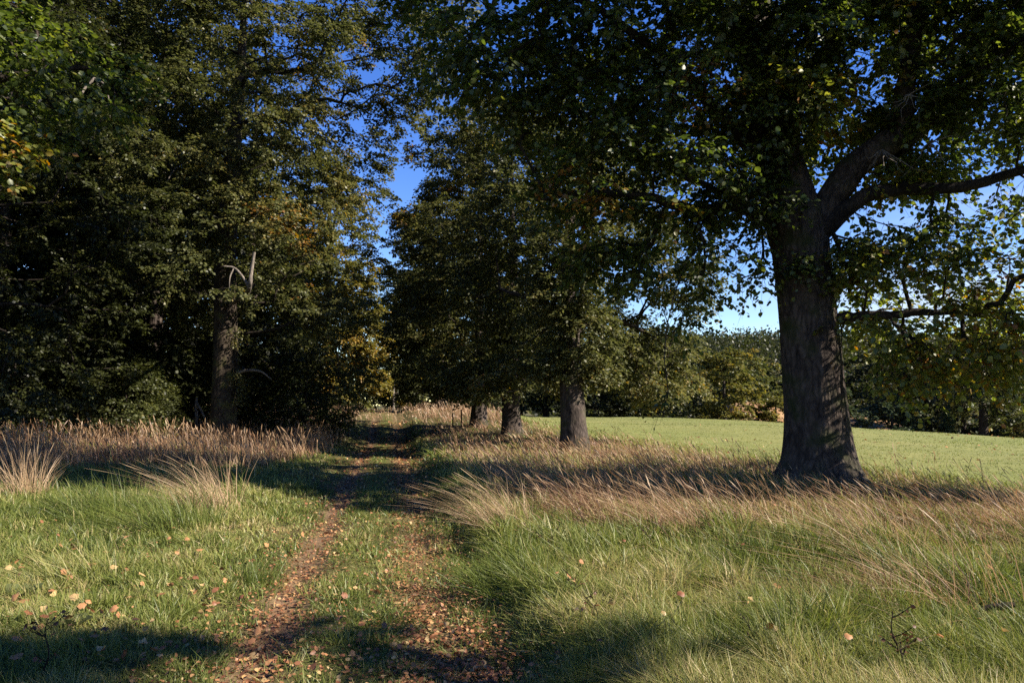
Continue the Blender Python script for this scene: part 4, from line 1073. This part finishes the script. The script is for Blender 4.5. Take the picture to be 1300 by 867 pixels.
PLACES = [('on the green grass left of the wheel tracks', lambda u, y: u < -1.05), ('on the strip between and beside the wheel tracks', lambda u, y: -1.05 <= u < 1.15), ('on the long grass right of the path', lambda u, y: u >= 1.15)]
firsts = {}
spots = [(130, 798), (150, 800), (193, 803), (240, 768), (219, 757), (181, 752), (237, 692), (287, 692), (270, 785), (281, 768), (255, 795), (180, 838), (85, 810), (97, 790), (24, 735), (12, 733), (347, 845), (318, 828), (352, 790), (365, 745), (380, 700),
         (500, 838), (575, 822), (610, 828), (620, 825), (497, 806), (465, 748), (535, 783), (558, 800), (760, 800), (845, 815), (935, 713), (945, 712), (1040, 795), (985, 842), (950, 800), (870, 790), (700, 790), (640, 835), (740, 745), (1010, 700), (1240, 735), (1200, 845), (1075, 845)]
for k in range(230):
    if k < len(spots): px, py = spots[k]
    else:
        px, py = r_.uniform(5, 1295), 640 + 222 * r_.random() ** .8
        if r_.random() < .3: px, py = r_.uniform(5, 340), r_.uniform(690, 862)
        if px > 640 and r_.random() < .6: px = r_.uniform(300, 620)
    x, y = ground_xy(px, py); u = float(U(x, y))
    key = r_.choice(['orange', 'orange', 'pale yellow', 'brown'])
    where = [i for i, (_, f) in enumerate(PLACES) if f(u, y)][0]
    src = LMS[key][r_.integers(len(LMS[key]))]
    if id(src) not in firsts: firsts[id(src)] = 1; o = src
    else: o = src.copy(); C.objects.link(o)
    up = (.085, .03, .15)[where] + r_.uniform(0, .03)
    o.location = (x, y, gz(x, y) + up)
    o.rotation_euler = (r_.normal(0, .45), r_.normal(0, .45), r_.uniform(0, 6.28)); s = r_.uniform(.5, .95) * (.8 if where == 2 else 1); o.scale = (s, s, s)
    tag(o, f'{key} fallen leaf lying {PLACES[where][0]}', 'fallen leaf', f'{key} fallen leaves {PLACES[where][0]}')
for lst in LMS.values():
    for src in lst:
        if id(src) not in firsts: bpy.data.objects.remove(src)


# ================================================================== LIGHT, SKY, CAMERA
wd = bpy.data.worlds.new('World'); bpy.context.scene.world = wd; wd.use_nodes = True
nt = wd.node_tree; N = nt.nodes; L = nt.links; N.clear()
sky = N.new('ShaderNodeTexSky'); sky.sky_type = 'NISHITA'; sky.sun_disc = False
sky.sun_elevation = SUN_EL; sky.sun_rotation = math.atan2(SUN[0], SUN[1]); sky.air_density = 1.0; sky.dust_density = 0.0; sky.ozone_density = 2.5
bg = N.new('ShaderNodeBackground'); bg.inputs['Strength'].default_value = 0.055
out = N.new('ShaderNodeOutputWorld')
hs = N.new('ShaderNodeHueSaturation'); hs.inputs['Saturation'].default_value = 1.32; hs.inputs['Hue'].default_value = 0.522; hs.inputs['Value'].default_value = 1.36
L.new(sky.outputs[0], hs.inputs['Color']); tc = N.new('ShaderNodeTexCoord'); mp = N.new('ShaderNodeMapping'); mp.inputs['Scale'].default_value = (2.2, 2.2, 9.0)
cn = N.new('ShaderNodeTexNoise'); cn.inputs['Scale'].default_value = 1.6; cn.inputs['Detail'].default_value = 7; cn.inputs['Roughness'].default_value = .55
L.new(tc.outputs['Generated'], mp.inputs[0]); L.new(mp.outputs[0], cn.inputs['Vector'])
sx = N.new('ShaderNodeSeparateXYZ'); L.new(tc.outputs['Generated'], sx.inputs[0])
low = N.new('ShaderNodeMapRange'); low.inputs[1].default_value = .27; low.inputs[2].default_value = .10; L.new(sx.outputs['Z'], low.inputs[0])
east = N.new('ShaderNodeMapRange'); east.inputs[1].default_value = .25; east.inputs[2].default_value = .55; L.new(sx.outputs['X'], east.inputs[0])
cr = N.new('ShaderNodeMapRange'); cr.inputs[1].default_value = .42; cr.inputs[2].default_value = .68; L.new(cn.outputs['Fac'], cr.inputs[0])
m1 = N.new('ShaderNodeMath'); m1.operation = 'MULTIPLY'; L.new(low.outputs[0], m1.inputs[0]); L.new(cr.outputs[0], m1.inputs[1])
m2 = N.new('ShaderNodeMath'); m2.operation = 'MULTIPLY'; L.new(m1.outputs[0], m2.inputs[0]); L.new(east.outputs[0], m2.inputs[1])
cm = N.new('ShaderNodeMixRGB'); L.new(m2.outputs[0], cm.inputs[0]); L.new(hs.outputs[0], cm.inputs[1]); cm.inputs[2].default_value = (5.2, 5.4, 6.0, 1)
L.new(cm.outputs[0], bg.inputs[0]); L.new(bg.outputs[0], out.inputs[0])

ld = bpy.data.lights.new('sun', 'SUN'); ld.energy = 5.0; ld.angle = R(0.55); ld.color = (1.0, 0.90, 0.76)
lo = bpy.data.objects.new('sun', ld); C.objects.link(lo)
lo.rotation_euler = Vector(SUN).to_track_quat('Z', 'Y').to_euler(); lo.location = (30, -15, 30)

cam = bpy.data.cameras.new('camera'); co = bpy.data.objects.new('camera', cam); C.objects.link(co)
cam.sensor_width = 36; cam.lens = 36 * F_PX / 1300; cam.clip_end = 2000; cam.clip_start = 0.05
co.location = (0, 0, EYE); co.rotation_euler = (R(90) + PITCH, 0, 0)
sc = bpy.context.scene; sc.camera = co
sc.view_settings.view_transform = 'Standard'; sc.view_settings.look = 'None'; sc.view_settings.exposure = 1.7; sc.view_settings.gamma = 1
sc.cycles.max_bounces = 5; sc.cycles.diffuse_bounces = 3; sc.cycles.glossy_bounces = 1; sc.cycles.transmission_bounces = 3; sc.cycles.transparent_max_bounces = 4
sc.cycles.use_denoising = False
